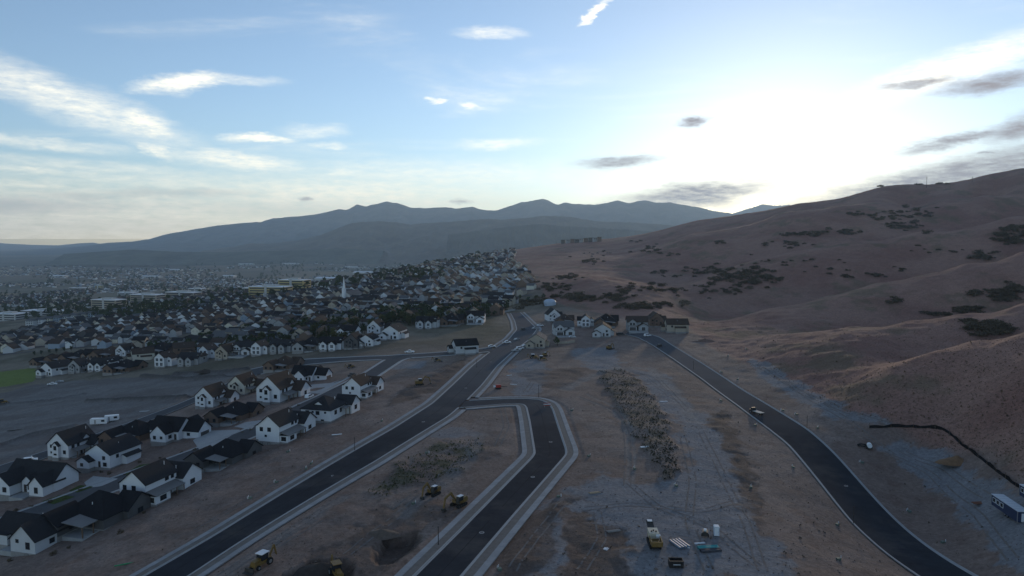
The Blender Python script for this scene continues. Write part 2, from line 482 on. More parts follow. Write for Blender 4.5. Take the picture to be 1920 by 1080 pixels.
ROADS = {
 'main_road': Road('main_road',
    [(200, 1122), (274, 1080), (400, 1007), (594, 888), (740, 803), (812, 757), (850, 722), (888, 685), (925, 656), (955, 636), (970, 618), (966, 602), (958, 587)],
    [(268, 1130), (352, 1080), (440, 1021), (700, 866), (840, 780), (872, 752), (902, 722), (930, 687), (963, 657), (992, 636), (1006, 617), (990, 601), (975, 586)], True, True, 300, 8),
 'side_road': Road('side_road',
    [(740, 1122), (781, 1080), (868, 993), (960, 899), (1000, 858), (1005, 850), (1003, 838), (995, 790), (989, 764), (984, 758), (975, 756.5), (940, 757.5), (862, 764)],
    [(825, 1122), (862, 1080), (960, 966), (1048, 866), (1060, 852), (1059, 842), (1049, 812), (1035, 768), (1028, 757), (1012, 750), (985, 748), (940, 748.5), (872, 752)], True, True, 220, 5),
 'hillside_road': Road('hillside_road',
    [(1790, 1122), (1726, 1080), (1661, 1035), (1600, 980), (1543, 909), (1481, 834), (1400, 772), (1358, 741), (1317, 710), (1264, 673), (1223, 646), (1196, 632), (1172, 627)],
    [(1895, 1122), (1824, 1080), (1734, 1023), (1644, 941), (1562, 850), (1514, 807), (1400, 737), (1356, 708), (1311, 679), (1257, 646), (1237, 633), (1215, 626), (1180, 621)], False, False, 220, 8),
 'house_street': Road('house_street',
    [(-60, 990), (30, 960), (180, 905), (340, 849), (452, 807), (547, 762), (586, 745), (675, 702), (722, 672), (745, 667)],
    [(-60, 1020), (60, 975), (200, 926), (350, 870), (480, 817), (565, 778), (640, 739), (704, 707), (752, 675), (775, 669)], False, False, 160, 8),
 'cross_street': Road('cross_street',
    [(470, 693), (560, 675), (640, 671), (720, 668), (800, 663), (880, 657), (922, 652)],
    [(480, 703), (575, 683), (650, 677), (720, 674), (800, 669), (880, 663), (925, 658)], False, False, 120, 5),
 'field_lane': Road('field_lane',
    [(-60, 893), (110, 838), (222, 800), (330, 760), (407, 727), (480, 696)],
    [(-60, 908), (115, 848), (232, 807), (340, 765), (417, 731), (487, 700)], False, False, 120, 6),
}
# a mask that keeps the rough ground off the roads
CORR = np.zeros_like(ZS)
sel = (GR < 650)
SX, SY = GX[sel], GY[sel]
dist = np.full(SX.shape, 1e9)
for r in ROADS.values():
    w = 5.2 if (r.walkL or r.walkR) else 1.2
    C = r.C; hw = r.half
    for k in range(0, len(C) - 1, 2):
        a = C[k]; e = C[min(k + 2, len(C) - 1)] - a; L2 = (e ** 2).sum() + 1e-9
        near = (np.abs(SX - a[0]) < 40) & (np.abs(SY - a[1]) < 40)
        if not near.any(): continue
        x = SX[near]; y = SY[near]
        t = np.clip(((x - a[0]) * e[0] + (y - a[1]) * e[1]) / L2, 0, 1)
        d = np.hypot(x - a[0] - t * e[0], y - a[1] - t * e[1]) - hw[k] - w
        dist[near] = np.minimum(dist[near], d)
DROAD = np.full(ZS.shape, 1e9); DROAD[sel] = dist

# zones of the ground, as outlines traced on the ground
def poly_mask(px, soft=2.0, wob=3.0, ws=0.14, rmax=900):
    soft = soft * .45
    P = np.array(gpts(px)); s_ = GR < rmax
    x0, y0 = P.min(0) - 15; x1, y1 = P.max(0) + 15
    s_ = s_ & (GX > x0) & (GX < x1) & (GY > y0) & (GY < y1)
    out = np.zeros(ZS.shape)
    if not s_.any(): return out
    x = GX[s_]; y = GY[s_]
    nx = (fbm(x * ws, y * ws, 5, 11, 0.68) - 0.5) * wob * 2.5; ny = (fbm(x * ws, y * ws, 5, 23, 0.68) - 0.5) * wob * 2.5
    x = x + nx; y = y + ny
    inside = np.zeros(x.shape, bool); dmin = np.full(x.shape, 1e9)
    n = len(P)
    for i in range(n):
        a, b = P[i], P[(i + 1) % n]
        c = ((a[1] > y) != (b[1] > y)) & (x < (b[0] - a[0]) * (y - a[1]) / (b[1] - a[1] + 1e-12) + a[0])
        inside ^= c
        e = b - a; L2 = (e ** 2).sum() + 1e-9
        t = np.clip(((x - a[0]) * e[0] + (y - a[1]) * e[1]) / L2, 0, 1)
        dmin = np.minimum(dmin, np.hypot(x - a[0] - t * e[0], y - a[1] - t * e[1]))
    sd = np.where(inside, dmin, -dmin)
    out[s_] = sstep(-soft, soft, sd)
    return out
def line_mask(px, w, soft=1.0, wob=1.0):
    P = resample(gpts(px), 60); s_ = GR < 900; x0, y0 = P.min(0) - 12; x1, y1 = P.max(0) + 12
    s_ = s_ & (GX > x0) & (GX < x1) & (GY > y0) & (GY < y1)
    out = np.zeros(ZS.shape); x = GX[s_]; y = GY[s_]
    x = x + (fbm(x * .15, y * .15, 3, 5) - .5) * wob * 2; y = y + (fbm(x * .15, y * .15, 3, 9) - .5) * wob * 2
    dm = np.full(x.shape, 1e9)
    for i in range(len(P) - 1):
        a, e = P[i], P[i + 1] - P[i]; L2 = (e ** 2).sum() + 1e-9
        t = np.clip(((x - a[0]) * e[0] + (y - a[1]) * e[1]) / L2, 0, 1)
        dm = np.minimum(dm, np.hypot(x - a[0] - t * e[0], y - a[1] - t * e[1]))
    out[s_] = 1 - sstep(w - soft, w + soft, dm)
    return out

PIT = poly_mask([(690, 1022), (735, 1000), (775, 1002), (800, 1012), (770, 1038), (735, 1055), (700, 1045)], 2.5, 2.6)
SOIL2 = poly_mask([(530, 1075), (585, 1050), (640, 1045), (665, 1060), (640, 1100), (520, 1100)], 1.5, 1.5)
WEED1 = poly_mask([(760, 870), (810, 832), (900, 825), (905, 845), (860, 880), (800, 905), (745, 915), (700, 940), (690, 925)], 3, 5)
MOUND = poly_mask([(1125, 695), (1165, 690), (1200, 715), (1240, 770), (1262, 830), (1270, 880), (1240, 900), (1215, 850), (1175, 790), (1140, 740)], 3, 4)
GRAV = np.maximum.reduce([
    poly_mask([(1270, 790), (1320, 770), (1350, 830), (1385, 880), (1420, 960), (1480, 1085), (1100, 1120), (1190, 1010), (1090, 960), (1000, 950), (1120, 890), (1230, 905), (1300, 870)], 3, 6),
    poly_mask([(1070, 655), (1150, 650), (1170, 690), (1240, 700), (1310, 780), (1270, 800), (1190, 700), (1100, 690)], 3, 5),
    poly_mask([(965, 675), (1010, 672), (1030, 690), (1010, 740), (965, 742), (955, 710)], 3, 4),
    poly_mask([(1395, 668), (1440, 680), (1520, 725), (1600, 770), (1680, 795), (1610, 790), (1560, 785), (1480, 740), (1420, 700)], 2, 4),
    poly_mask([(1640, 835), (1720, 833), (1770, 845), (1800, 875), (1870, 905), (1960, 960), (1960, 1090), (1880, 1060), (1810, 970), (1760, 915), (1700, 875)], 2, 5),
    poly_mask([(1010, 985), (1060, 975), (1075, 1020), (1050, 1085), (985, 1085)], 2, 4),
    poly_mask([(700, 690), (760, 676), (800, 676), (790, 690), (735, 692)], 2, 2),
    poly_mask([(800, 810), (880, 800), (900, 815), (860, 825), (800, 822)], 2, 4) * 0.7,
])
FIELD = poly_mask([(-80, 760), (60, 722), (180, 712), (330, 702), (470, 690), (400, 725), (230, 795), (80, 850), (-80, 895)], 4, 6)
BERM = np.maximum.reduce([line_mask([(270, 706), (340, 712), (420, 707), (470, 699)], 2.2, .8), line_mask([(330, 702), (410, 699), (462, 693)], 2.0, .8), line_mask([(165, 753), (240, 750), (330, 747), (400, 741)], 1.6, .8), line_mask([(-20, 842), (60, 815), (140, 800)], 1.4, .8) * .7, line_mask([(0, 760), (90, 752), (160, 740)], 1.2, .8) * .6])
TRK = np.maximum.reduce([
    line_mask([(1060, 730), (1110, 705), (1160, 688), (1220, 690), (1265, 730), (1300, 790)], 2.6, 1.5, 2),
    line_mask([(1085, 745), (1150, 770), (1175, 810), (1178, 860), (1176, 905)], 0.5, 0.5, .6), line_mask([(1100, 740), (1163, 768), (1186, 810), (1189, 860), (1187, 905)], 0.5, 0.5, .6),
    line_mask([(900, 815), (880, 860), (830, 905), (760, 960)], 2.2, 1.5, 2) * 0.8,
    line_mask([(640, 935), (560, 985), (460, 1050), (400, 1095)], 1.8, 1.2, 1.5) * 0.8])
DARKD = np.maximum.reduce([
    poly_mask([(1320, 780), (1360, 770), (1400, 850), (1430, 930), (1440, 1010), (1405, 960), (1370, 860)], 3, 4),
    poly_mask([(1090, 965), (1180, 990), (1200, 1030), (1170, 1100), (1080, 1100), (1070, 1030)], 3, 6),
    poly_mask([(960, 1000), (1040, 930), (1085, 925), (1050, 980), (1000, 1100), (900, 1120)], 3, 5),
    poly_mask([(780, 715), (845, 680), (880, 668), (870, 690), (830, 730), (770, 750), (715, 765)], 3, 4),
    poly_mask([(560, 1085), (640, 1000), (720, 950), (800, 930), (850, 960), (800, 1005), (740, 1062), (660, 1092)], 4, 7) * .8,
    poly_mask([(700, 905), (760, 865), (880, 835), (925, 800), (940, 850), (880, 890), (780, 930)], 4, 6) * .45,
    poly_mask([(960, 700), (1060, 690), (1110, 690), (1060, 735), (1020, 728)], 3, 5) * 0.6])
LAWN = np.maximum.reduce([poly_mask([(-60, 704), (60, 690), (76, 695), (62, 716), (0, 726), (-60, 735)], 1, 0.5, rmax=1200),
    poly_mask([(630, 596), (690, 580), (720, 590), (700, 612), (640, 614)], 3, 3, rmax=1500) * 0.6])
TAN = np.maximum.reduce([poly_mask([(-80, 648), (60, 628), (140, 620), (110, 632), (0, 655), (-80, 668)], 4, 4, rmax=2500),
    poly_mask([(205, 582), (300, 570), (440, 552), (470, 550), (330, 575), (230, 590)], 6, 8, rmax=3500)])

FLAT = np.clip(np.maximum(1 - sstep(0, 4, DROAD), LAWN), 0, 1)
amp = (1 - FLAT)
n1 = fbm(GX / 9.0, GY / 9.0, 4, 31) - 0.5
n2 = fbm(GX / 45.0, GY / 45.0, 5, 41) - 0.5
rid = 1 - np.abs(2 * fbm(GX / 85.0 + 0.3 * GY / 85, GY / 130.0, 4, 51, 0.55) - 1)
near = 1 - sstep(1500, 3500, GR)
GZ = ZS + near * amp * (n1 * (0.7 + 1.2 * HILL + 1.1 * DARKD + 0.6 * WEED1 + 0.4 * MOUND) + n2 * (0.8 + 1.6 * HILL) - HILL * (1 - rid) * 1.8)
GZ += amp * (-2.2 * PIT - 1.2 * SOIL2 + 0.8 * MOUND + 0.3 * WEED1 + 1.7 * BERM - 0.15 * TRK)
GZ -= 0.3 * (1 - sstep(-0.9, 0.1, DROAD))             # the bed under roads and walks
far_und = (fbm(GX / 1800.0, GY / 1800.0, 4, 61) - 0.5) * 60 * sstep(2500, 7000, GR)
GZ += far_und

# ground colour: real earth colours, no shading
def lerp(a, b, t): return a + (b - a) * t[..., None]
def C3(*c): return np.array(c)
v1 = fbm(GX / 22.0, GY / 22.0, 5, 71, 0.6); v2 = fbm(GX / 5.0, GY / 5.0, 4, 81, 0.6)
colr = lerp(C3(.192, .140, .115), C3(.238, .180, .150), sstep(.3, .7, v1))
colr = lerp(colr, C3(.155, .098, .074), sstep(.52, .72, v2) * .45)
grass = lerp(C3(.235, .122, .094), C3(.30, .172, .13), sstep(.3, .7, fbm(GX / 60.0, GY / 60.0, 5, 91, .6)))
grass = lerp(grass, C3(.13, .105, .06), sstep(.55, .75, fbm(GX / 30.0, GY / 38.0, 5, 95, .65)) * .6)
colr = lerp(colr, grass, HILL)
# town ground and valley
TOWN = sstep(330, 520, GR) * (1 - HILL) * (1 - sstep(-20, 60, GX + 0.02 * GY) * (1 - sstep(560, 700, GY)))
tc_ = lerp(C3(.10, .095, .06), C3(.20, .175, .13), sstep(.35, .65, fbm(GX / 35.0, GY / 35.0, 4, 103)))
colr = lerp(colr, tc_, TOWN * .85)
vs = sstep(1500, 3200, GR) * (1 - HILL)
cell = _hash(np.floor(GX / 420.0 + fbm(GX / 900, GY / 900, 2, 3)).astype(np.int64), np.floor(GY / 700.0).astype(np.int64), 7)
cell2 = _hash(np.floor(GX / 150.0).astype(np.int64), np.floor(GY / 260.0).astype(np.int64), 8)
vc = lerp(lerp(C3(.085, .09, .062), C3(.15, .135, .10), cell2), C3(.23, .18, .115), sstep(.62, .8, cell) * .8)
vc = lerp(vc, C3(.17, .13, .095), sstep(.45, .65, fbm(GX / 2600, GY / 2600, 3, 15)) * .5)
colr = lerp(colr, vc, vs)
colr = lerp(colr, C3(.20, .205, .214) + (v2[..., None] - .5) * .04, GRAV * .8)
colr = lerp(colr, lerp(C3(.19, .178, .17), C3(.145, .128, .12), sstep(.4, .65, fbm(GX / 40, GY / 14, 5, 99, .6))), FIELD * .9)
colr = lerp(colr, C3(.075, .068, .064), BERM * .85)
colr = lerp(colr, C3(.10, .070, .056), DARKD * .75)
colr = lerp(colr, C3(.09, .085, .05), np.clip(WEED1 * sstep(.4, .6, v2) + MOUND * .55 * sstep(.35, .6, v2), 0, 1) * .75)
colr = lerp(colr, C3(.23, .21, .195), TRK * .6)
colr = lerp(colr, C3(.075, .055, .045), np.maximum(PIT, SOIL2) * .85)
colr = lerp(colr, C3(.15, .19, .045), LAWN)
colr = lerp(colr, C3(.30, .225, .12), TAN * .8)

def ground_material():
    m = bpy.data.materials.new('earth'); m.use_nodes = True
    nt = m.node_tree; N, L = nt.nodes, nt.links
    b = N['Principled BSDF']; b.inputs['Roughness'].default_value = 0.95; b.inputs['Specular IOR Level'].default_value = 0.1
    a = N.new('ShaderNodeAttribute'); a.attribute_name = 'earth_colour'
    tc = N.new('ShaderNodeTexCoord')
    fac = None
    for s, lo, hi in ((0.9, 0.72, 1.28), (0.16, 0.86, 1.14), (4.0, 0.8, 1.2)):
        n = N.new('ShaderNodeTexNoise'); n.inputs['Scale'].default_value = s; n.inputs['Detail'].default_value = 6; n.inputs['Roughness'].default_value = .7
        L.new(tc.outputs['Object'], n.inputs['Vector'])
        r = N.new('ShaderNodeMapRange'); r.inputs['From Min'].default_value = .3; r.inputs['From Max'].default_value = .7
        r.inputs['To Min'].default_value = lo; r.inputs['To Max'].default_value = hi
        L.new(n.outputs['Fac'], r.inputs['Value'])
        if fac is None: fac = r.outputs[0]; nb = n
        else:
            q = N.new('ShaderNodeMath'); q.operation = 'MULTIPLY'; L.new(fac, q.inputs[0]); L.new(r.outputs[0], q.inputs[1]); fac = q.outputs[0]
    vm = N.new('ShaderNodeVectorMath'); vm.operation = 'SCALE'
    L.new(a.outputs['Color'], vm.inputs[0]); L.new(fac, vm.inputs['Scale'])
    L.new(vm.outputs[0], b.inputs['Base Color'])
    bp = N.new('ShaderNodeBump'); bp.inputs['Strength'].default_value = 0.6; bp.inputs['Distance'].default_value = 0.5
    L.new(nb.outputs['Fac'], bp.inputs['Height']); L.new(bp.outputs[0], b.inputs['Normal'])
    return m
def build_ground():
    nr, nc = GX.shape
    V = np.stack([GX, GY, GZ], -1).reshape(-1, 3)
    idx = np.arange(nr * nc).reshape(nr, nc)
    F = np.stack([idx[:-1, :-1], idx[:-1, 1:], idx[1:, 1:], idx[1:, :-1]], -1).reshape(-1, 4)
    me = bpy.data.meshes.new('ground')
    me.vertices.add(len(V)); me.vertices.foreach_set('co', V.ravel().astype(np.float32))
    me.loops.add(F.size); me.loops.foreach_set('vertex_index', F.ravel().astype(np.int32))
    me.polygons.add(len(F)); me.polygons.foreach_set('loop_start', np.arange(0, F.size, 4, dtype=np.int32))
    me.polygons.foreach_set('use_smooth', np.ones(len(F), bool))
    me.update(calc_edges=True)
    at = me.attributes.new('earth_colour', 'FLOAT_COLOR', 'POINT')
    at.data.foreach_set('color', np.concatenate([np.clip(colr, 0, 1).reshape(-1, 3), np.ones((len(V), 1))], 1).ravel().astype(np.float32))
    me.materials.append(ground_material())
    tag(link('ground', me), 'brown graded earth, dry hillside and wide valley floor', kind='structure')
build_ground()

# ------------------------------------------------------------------ road surfaces
ASPH = mat('asphalt', (.031, .034, .041), 1, .22, .25, .15, 30, spec=.05)
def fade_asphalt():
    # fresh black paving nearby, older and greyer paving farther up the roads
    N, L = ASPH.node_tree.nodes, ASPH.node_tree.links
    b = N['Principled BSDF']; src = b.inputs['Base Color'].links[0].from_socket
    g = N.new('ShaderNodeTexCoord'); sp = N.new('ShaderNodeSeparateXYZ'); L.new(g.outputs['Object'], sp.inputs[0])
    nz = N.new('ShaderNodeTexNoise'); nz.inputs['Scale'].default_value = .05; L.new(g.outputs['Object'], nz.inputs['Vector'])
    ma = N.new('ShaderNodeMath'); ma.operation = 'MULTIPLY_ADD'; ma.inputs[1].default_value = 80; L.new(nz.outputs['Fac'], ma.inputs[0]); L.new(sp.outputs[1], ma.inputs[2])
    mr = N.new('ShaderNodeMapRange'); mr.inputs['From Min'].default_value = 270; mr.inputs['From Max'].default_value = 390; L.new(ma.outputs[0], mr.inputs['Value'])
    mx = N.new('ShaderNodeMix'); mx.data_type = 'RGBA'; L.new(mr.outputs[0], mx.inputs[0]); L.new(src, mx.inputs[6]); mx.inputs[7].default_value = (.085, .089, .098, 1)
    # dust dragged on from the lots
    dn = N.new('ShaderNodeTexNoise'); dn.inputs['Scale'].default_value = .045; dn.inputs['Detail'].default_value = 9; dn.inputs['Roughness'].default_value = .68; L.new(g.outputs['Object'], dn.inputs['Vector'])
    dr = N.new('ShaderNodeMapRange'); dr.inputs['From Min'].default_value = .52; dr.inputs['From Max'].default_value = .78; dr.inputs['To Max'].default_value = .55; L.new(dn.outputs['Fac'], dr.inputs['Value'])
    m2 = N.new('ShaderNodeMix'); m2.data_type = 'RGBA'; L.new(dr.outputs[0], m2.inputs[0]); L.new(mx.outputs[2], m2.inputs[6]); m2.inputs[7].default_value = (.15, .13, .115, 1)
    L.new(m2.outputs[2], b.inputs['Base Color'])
fade_asphalt()
SEAM = mat('paving seam', (.018, .018, .02), .95, .2, 1, spec=.05)
ASPH_OLD = mat('worn asphalt', (.085, .087, .092), 1, .15, .3, .15, 30, spec=.05)
CONC = mat('concrete', (.33, .33, .325), .85, .12, .6, .1, 12)
SLABM = mat('sidewalk concrete', (.27, .275, .28), .85, .10, .8, .1, 12, rnd=.10)
DIRT = mat('strip earth', (.15, .135, .122), .95, .25, .8, .3, 6)
def strip(A, B, zoff, flat=True, za=None):
    """sheet between two polylines, laid on the smooth ground"""
    n = len(A); ZA = _lookup(ZS, A[:, 0], A[:, 1]); ZB = _lookup(ZS, B[:, 0], B[:, 1])
    V = [(A[i, 0], A[i, 1], ZA[i] + zoff) for i in range(n)] + [(B[i, 0], B[i, 1], ZB[i] + zoff) for i in range(n)]
    return V, [(i, n + i, n + i + 1, i + 1) for i in range(n - 1)]
def offset(P, d):
    t = np.gradient(P, axis=0); t /= np.linalg.norm(t, axis=1)[:, None] + 1e-9
    nrm = np.stack([-t[:, 1], t[:, 0]], 1)
    return smooth(P + nrm * d, 4)
def thick(me_v, me_f, h):
    n = len(me_v); V = list(me_v) + [(x, y, z - h) for x, y, z in me_v]; m = n // 2
    F = [tuple(reversed(f)) for f in me_f]
    F += [(i, i + 1, n + i + 1, n + i) for i in range(m - 1)] + [(m + i + 1, m + i, n + m + i, n + m + i + 1) for i in range(m - 1)]
    F += [(0, n, n + m, m), (m - 1, 2 * m - 1, n + 2 * m - 1, n + m - 1)]
    return V, F
ROADLABEL = {'main_road': 'long straight asphalt road with pale kerbs running past the houses', 'side_road': 'asphalt branch road with a sharp bend in the middle of the site',
 'hillside_road': 'curving asphalt road along the foot of the hill', 'house_street': 'grey street between the two rows of white houses', 'cross_street': 'street crossing behind the near houses', 'field_lane': 'narrow lane behind the left row of houses'}
def keep_runs(P, other, pad):
    """True where a kerb or walk does not run across another road"""
    k = np.ones(len(P), bool)
    for o in other:
        C = o.C
        for i in range(0, len(C), 2):
            k &= np.hypot(P[:, 0] - C[i, 0], P[:, 1] - C[i, 1]) > o.half[i] + pad
    return k
slabs = []
for r in ROADS.values():
    near_new = r.name in ('main_road', 'side_road', 'hillside_road')
    zr = {'side_road': .055, 'cross_street': .056, 'house_street': .05, 'field_lane': .046}.get(r.name, .06)
    v, f = strip(r.L, r.Rt, zr)
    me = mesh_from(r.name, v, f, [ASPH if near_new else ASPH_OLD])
    ro = tag(link(r.name, me), ROADLABEL[r.name], kind='structure')
    if near_new:
        sv, sf = strip(offset(r.C, .07), offset(r.C, -.07), zr + .006); link('paving_seam', mesh_from('paving_seam', sv, sf, [SEAM]), ro)
    others = [o for o in ROADS.values() if o is not r]
    for P, sgn, walk in ((r.L, 1, r.walkL), (r.Rt, -1, r.walkR)):
        mid = r.C[len(r.C) // 2] - P[len(P) // 2]
        A0, A1 = P, offset(P, .01)
        sg = 1 if ((A1 - P)[len(P) // 2] * mid).sum() < 0 else -1
        inner = P; top0 = offset(P, sg * .45); top1 = offset(P, sg * (1.9 if r.name in ('house_street', 'cross_street') else .75))
        keep = keep_runs(offset(P, sg * 1.2), others, .6)
        def runs(mask):
            out = []; s0 = None
            for i, q in enumerate(list(mask) + [False]):
                if q and s0 is None: s0 = i
                if not q and s0 is not None:
                    if i - s0 > 2: out.append((s0, i))
                    s0 = None
            return out
        V, F = [], []
        for a, b in runs(keep):
            v, f = strip(inner[a:b], top0[a:b], zr + .008); o = len(V); V += v; F += [tuple(o + q for q in g) for g in f]
            v, f = strip(top0[a:b], top1[a:b], zr + .13); v, f = thick(v, f, .25); o = len(V); V += v; F += [tuple(o + q for q in g) for g in f]
        if V:
            me = mesh_from('kerb', V, F, [CONC])
            bm = bmesh.new(); bm.from_mesh(me); bmesh.ops.recalc_face_normals(bm, faces=bm.faces); bm.to_mesh(me); bm.free()
            link('kerb', me, ro)
        if walk:
            w0, w1 = offset(P, sg * 2.7), offset(P, sg * 4.3)
            keep = keep_runs(w1, others, 4.2) & keep_runs(w0, others, 2.5)
            V, F = [], []
            for a, b in runs(keep):
                v, f = strip(top1[a:b], w0[a:b], zr + .05); o = len(V); V += v; F += [tuple(o + q for q in g) for g in f]
                Q0 = resample(w0[a:b], step=.25); Q1 = resample(w1[a:b], len(Q0))
                L = np.linalg.norm(np.diff(Q0, axis=0), axis=1).sum(); ns = max(1, int(L / 2.4))
                for k in range(ns):
                    i0 = int(k * (len(Q0) - 1) / ns); i1 = int((k + 1) * (len(Q0) - 1) / ns)
                    if i1 > i0: slabs.append((r.name, Q0[i0], Q0[i1], Q1[i0], Q1[i1], zr + .1))
            if V: link('verge', mesh_from('verge', V, F, [DIRT]), ro)
# sidewalk: the 300 slabs that show largest are single pieces
def slab_size(s):
    c = (s[1] + s[4]) / 2; return np.hypot(*c)
walk = empty('sidewalk'); tag(walk, 'pale concrete sidewalk slabs along the new roads', kind='structure')
def in_view(x, y, z):
    p = pixel_of(x, y, z); return -30 < p[0] < 1950 and p[1] < 1100
slabs = [s for s in slabs if in_view(*((s[1] + s[4]) / 2), 0)]
slabs.sort(key=slab_size)
rest = MB(); 
for k, s in enumerate(slabs):
    _, a, b, c, d, zo = s
    cen = (a + b + c + d) / 4
    q = [cen + (p - cen) * (.985 if k < 300 else 1.0) for p in (a, b, d, c)]
    jig = rng.uniform(-.012, .012)
    top = [(p[0], p[1], zs(p[0], p[1]) + zo + jig) for p in q]
    m = MB().add(top + [(x, y, z - .3) for x, y, z in top], [(0, 1, 2, 3), (4, 7, 6, 5), (0, 4, 5, 1), (1, 5, 6, 2), (2, 6, 7, 3), (3, 7, 4, 0)])
    if k < 300: m.build('sidewalk_slab', SLABM, walk)
    else: rest.add(m.v, m.f)
if rest.v: tag(rest.build('sidewalk_far', SLABM, walk), kind='stuff')

# ------------------------------------------------------------------ mountains
def mountain_mat(name, c):
    m = mat(name, c, .95, .5, .004, 0, 1)
    return m
def mountain(name, label, sil, D, depth, base_z, c, seed, rough=.34):
    S = np.array(sil, float); n = 420
    xs = np.linspace(S[0, 0], S[-1, 0], n); ys = np.interp(xs, S[:, 0], S[:, 1])
    t = np.concatenate([np.linspace(-1, 0, 46), np.linspace(0, 1, 12)[1:]])
    V = np.zeros((len(t), n, 3))
    for i in range(n):
        X, Y, Z = at_depth(xs[i], ys[i], D)
        Z += (fbm(np.array(i * .35), np.array(seed * 3.1), 3, seed) - .5) * (Z - base_z) * .03
        ub = X / Y
        for k, tt in enumerate(t):
            Yk = D + tt * depth; Xk = ub * D + ub * tt * depth * .6
            V[k, i] = (Xk, Yk, Z)
    T = np.abs(t)[:, None]
    h = V[..., 2] - base_z
    rd = 1 - np.abs(2 * fbm(V[..., 0] / (depth * .16), V[..., 1] / (depth * .45), 5, seed, .55) - 1)
    prof = (1 - T) ** 1.25
    V[..., 2] = base_z + h * np.clip(prof - rough * 3.2 * T * (1 - T) * (1 - rd), -0.02, 1)
    idx = np.arange(len(t) * n).reshape(len(t), n)
    F = np.stack([idx[:-1, :-1], idx[:-1, 1:], idx[1:, 1:], idx[1:, :-1]], -1).reshape(-1, 4)
    me = mesh_from(name, V.reshape(-1, 3), [tuple(f) for f in F.tolist()], [mountain_mat(name + ' scrub', c)], smooth=True)
    tag(link(name, me), label, kind='structure')
mountain('mountain_range', 'long hazy blue mountain range on the horizon',
  [(60, 468), (109, 464), (161, 461), (203, 455), (247, 453), (281, 448), (312, 439), (365, 430), (400, 424), (425, 421), (469, 417), (490, 416), (512, 409), (556, 406), (600, 401), (634, 392), (650, 393), (670, 384), (687, 387), (725, 378), (747, 381), (772, 390), (803, 390), (837, 388), (853, 391), (887, 388), (906, 394), (928, 395), (956, 387), (978, 379), (994, 377), (1020, 373), (1031, 377), (1045, 384), (1059, 380), (1084, 383), (1116, 384), (1161, 376), (1181, 381), (1208, 375), (1231, 380), (1259, 380), (1306, 388), (1337, 395), (1369, 400), (1420, 408), (1520, 415)],
  14500, 4200, -165, (.11, .10, .075), 3)
mountain('distant_peak', 'faint pale peak below the setting sun', [(1330, 412), (1369, 402), (1400, 392), (1431, 383), (1455, 386), (1480, 384), (1520, 392), (1600, 410)], 17500, 2500, -165, (.11, .10, .08), 5)
mountain('distant_ridge', 'faint low ridge at the far left of the valley', [(-300, 462), (-120, 459), (0, 456), (60, 459), (110, 460), (150, 456), (175, 455), (200, 459), (300, 464), (420, 466)], 18500, 2500, -165, (.11, .10, .08), 8)
mountain('foothill', 'dark scrub covered foothill in front of the mountain range',
  [(380, 470), (440, 462), (472, 456), (503, 457), (556, 451), (600, 441), (625, 431), (653, 420), (680, 416), (712, 415), (744, 417), (769, 421), (797, 418), (837, 416), (880, 413), (916, 410), (944, 412), (994, 408), (1025, 404), (1072, 407), (1119, 415), (1181, 417), (1260, 422), (1400, 436)],
  8600, 2200, -165, (.12, .095, .065), 13)
mountain('low_foothill', 'low dark rise at the edge of the valley', [(120, 476), (200, 471), (245, 468), (275, 469), (330, 472), (420, 473), (480, 471), (560, 469), (640, 466), (720, 470)], 7000, 900, -165, (.085, .085, .055), 17)
mountain('low_ridge', 'dim lower ridge beneath the foothill', [(840, 440), (900, 432), (960, 424), (1010, 420), (1060, 424), (1130, 428), (1200, 432), (1300, 440)], 7300, 1100, -165, (.08, .072, .05), 19)
# ------------------------------------------------------------------ houses
WALLS = {
 'white': mat('white siding', (.66, .67, .685), .8, .05, .5), 'cream': mat('cream siding', (.62, .58, .48), .8, .06, .5),
 'grey': mat('grey siding', (.33, .335, .34), .85, .07, .5), 'pale grey': mat('pale grey siding', (.50, .51, .52), .85, .06, .5),
 'tan': mat('tan stucco', (.40, .345, .275), .9, .07, .5), 'brown': mat('brown brick', (.17, .115, .085), .9, .15, 2),
 'dark': mat('dark siding', (.095, .092, .092), .85, .1, .5), 'blue grey': mat('blue grey siding', (.27, .33, .40), .85, .06, .5)}
def shingle(name, c):
    m = mat(name, c, .9, .18, 1.2, .35, 9, spec=.12); return m
ROOFS = {'charcoal': shingle('charcoal shingles', (.030, .030, .033)), 'brown': shingle('brown shingles', (.062, .045, .036)),
         'grey': shingle('grey shingles', (.115, .115, .118)), 'black': shingle('black shingles', (.018, .018, .021))}
GLASS = mat('window glass', (.018, .022, .028), .12, .1, 1, spec=.5)
FRAME = mat('black window frame', (.02, .02, .022), .5, .05)
TRIM = mat('white trim', (.72, .73, .74), .7, .05)
STONE = mat('foundation concrete', (.26, .25, .24), .9, .15, 1.5)
METALROOF = mat('standing seam metal roof', (.15, .145, .14), .55, .08, 1, spec=.4)
GARAGE = mat('garage door paint', (.07, .065, .065), .6, .08, 1)
WOOD = mat('stained wood post', (.14, .095, .065), .8, .2, 3)
DOORM = mat('dark front door', (.045, .035, .03), .6, .1)

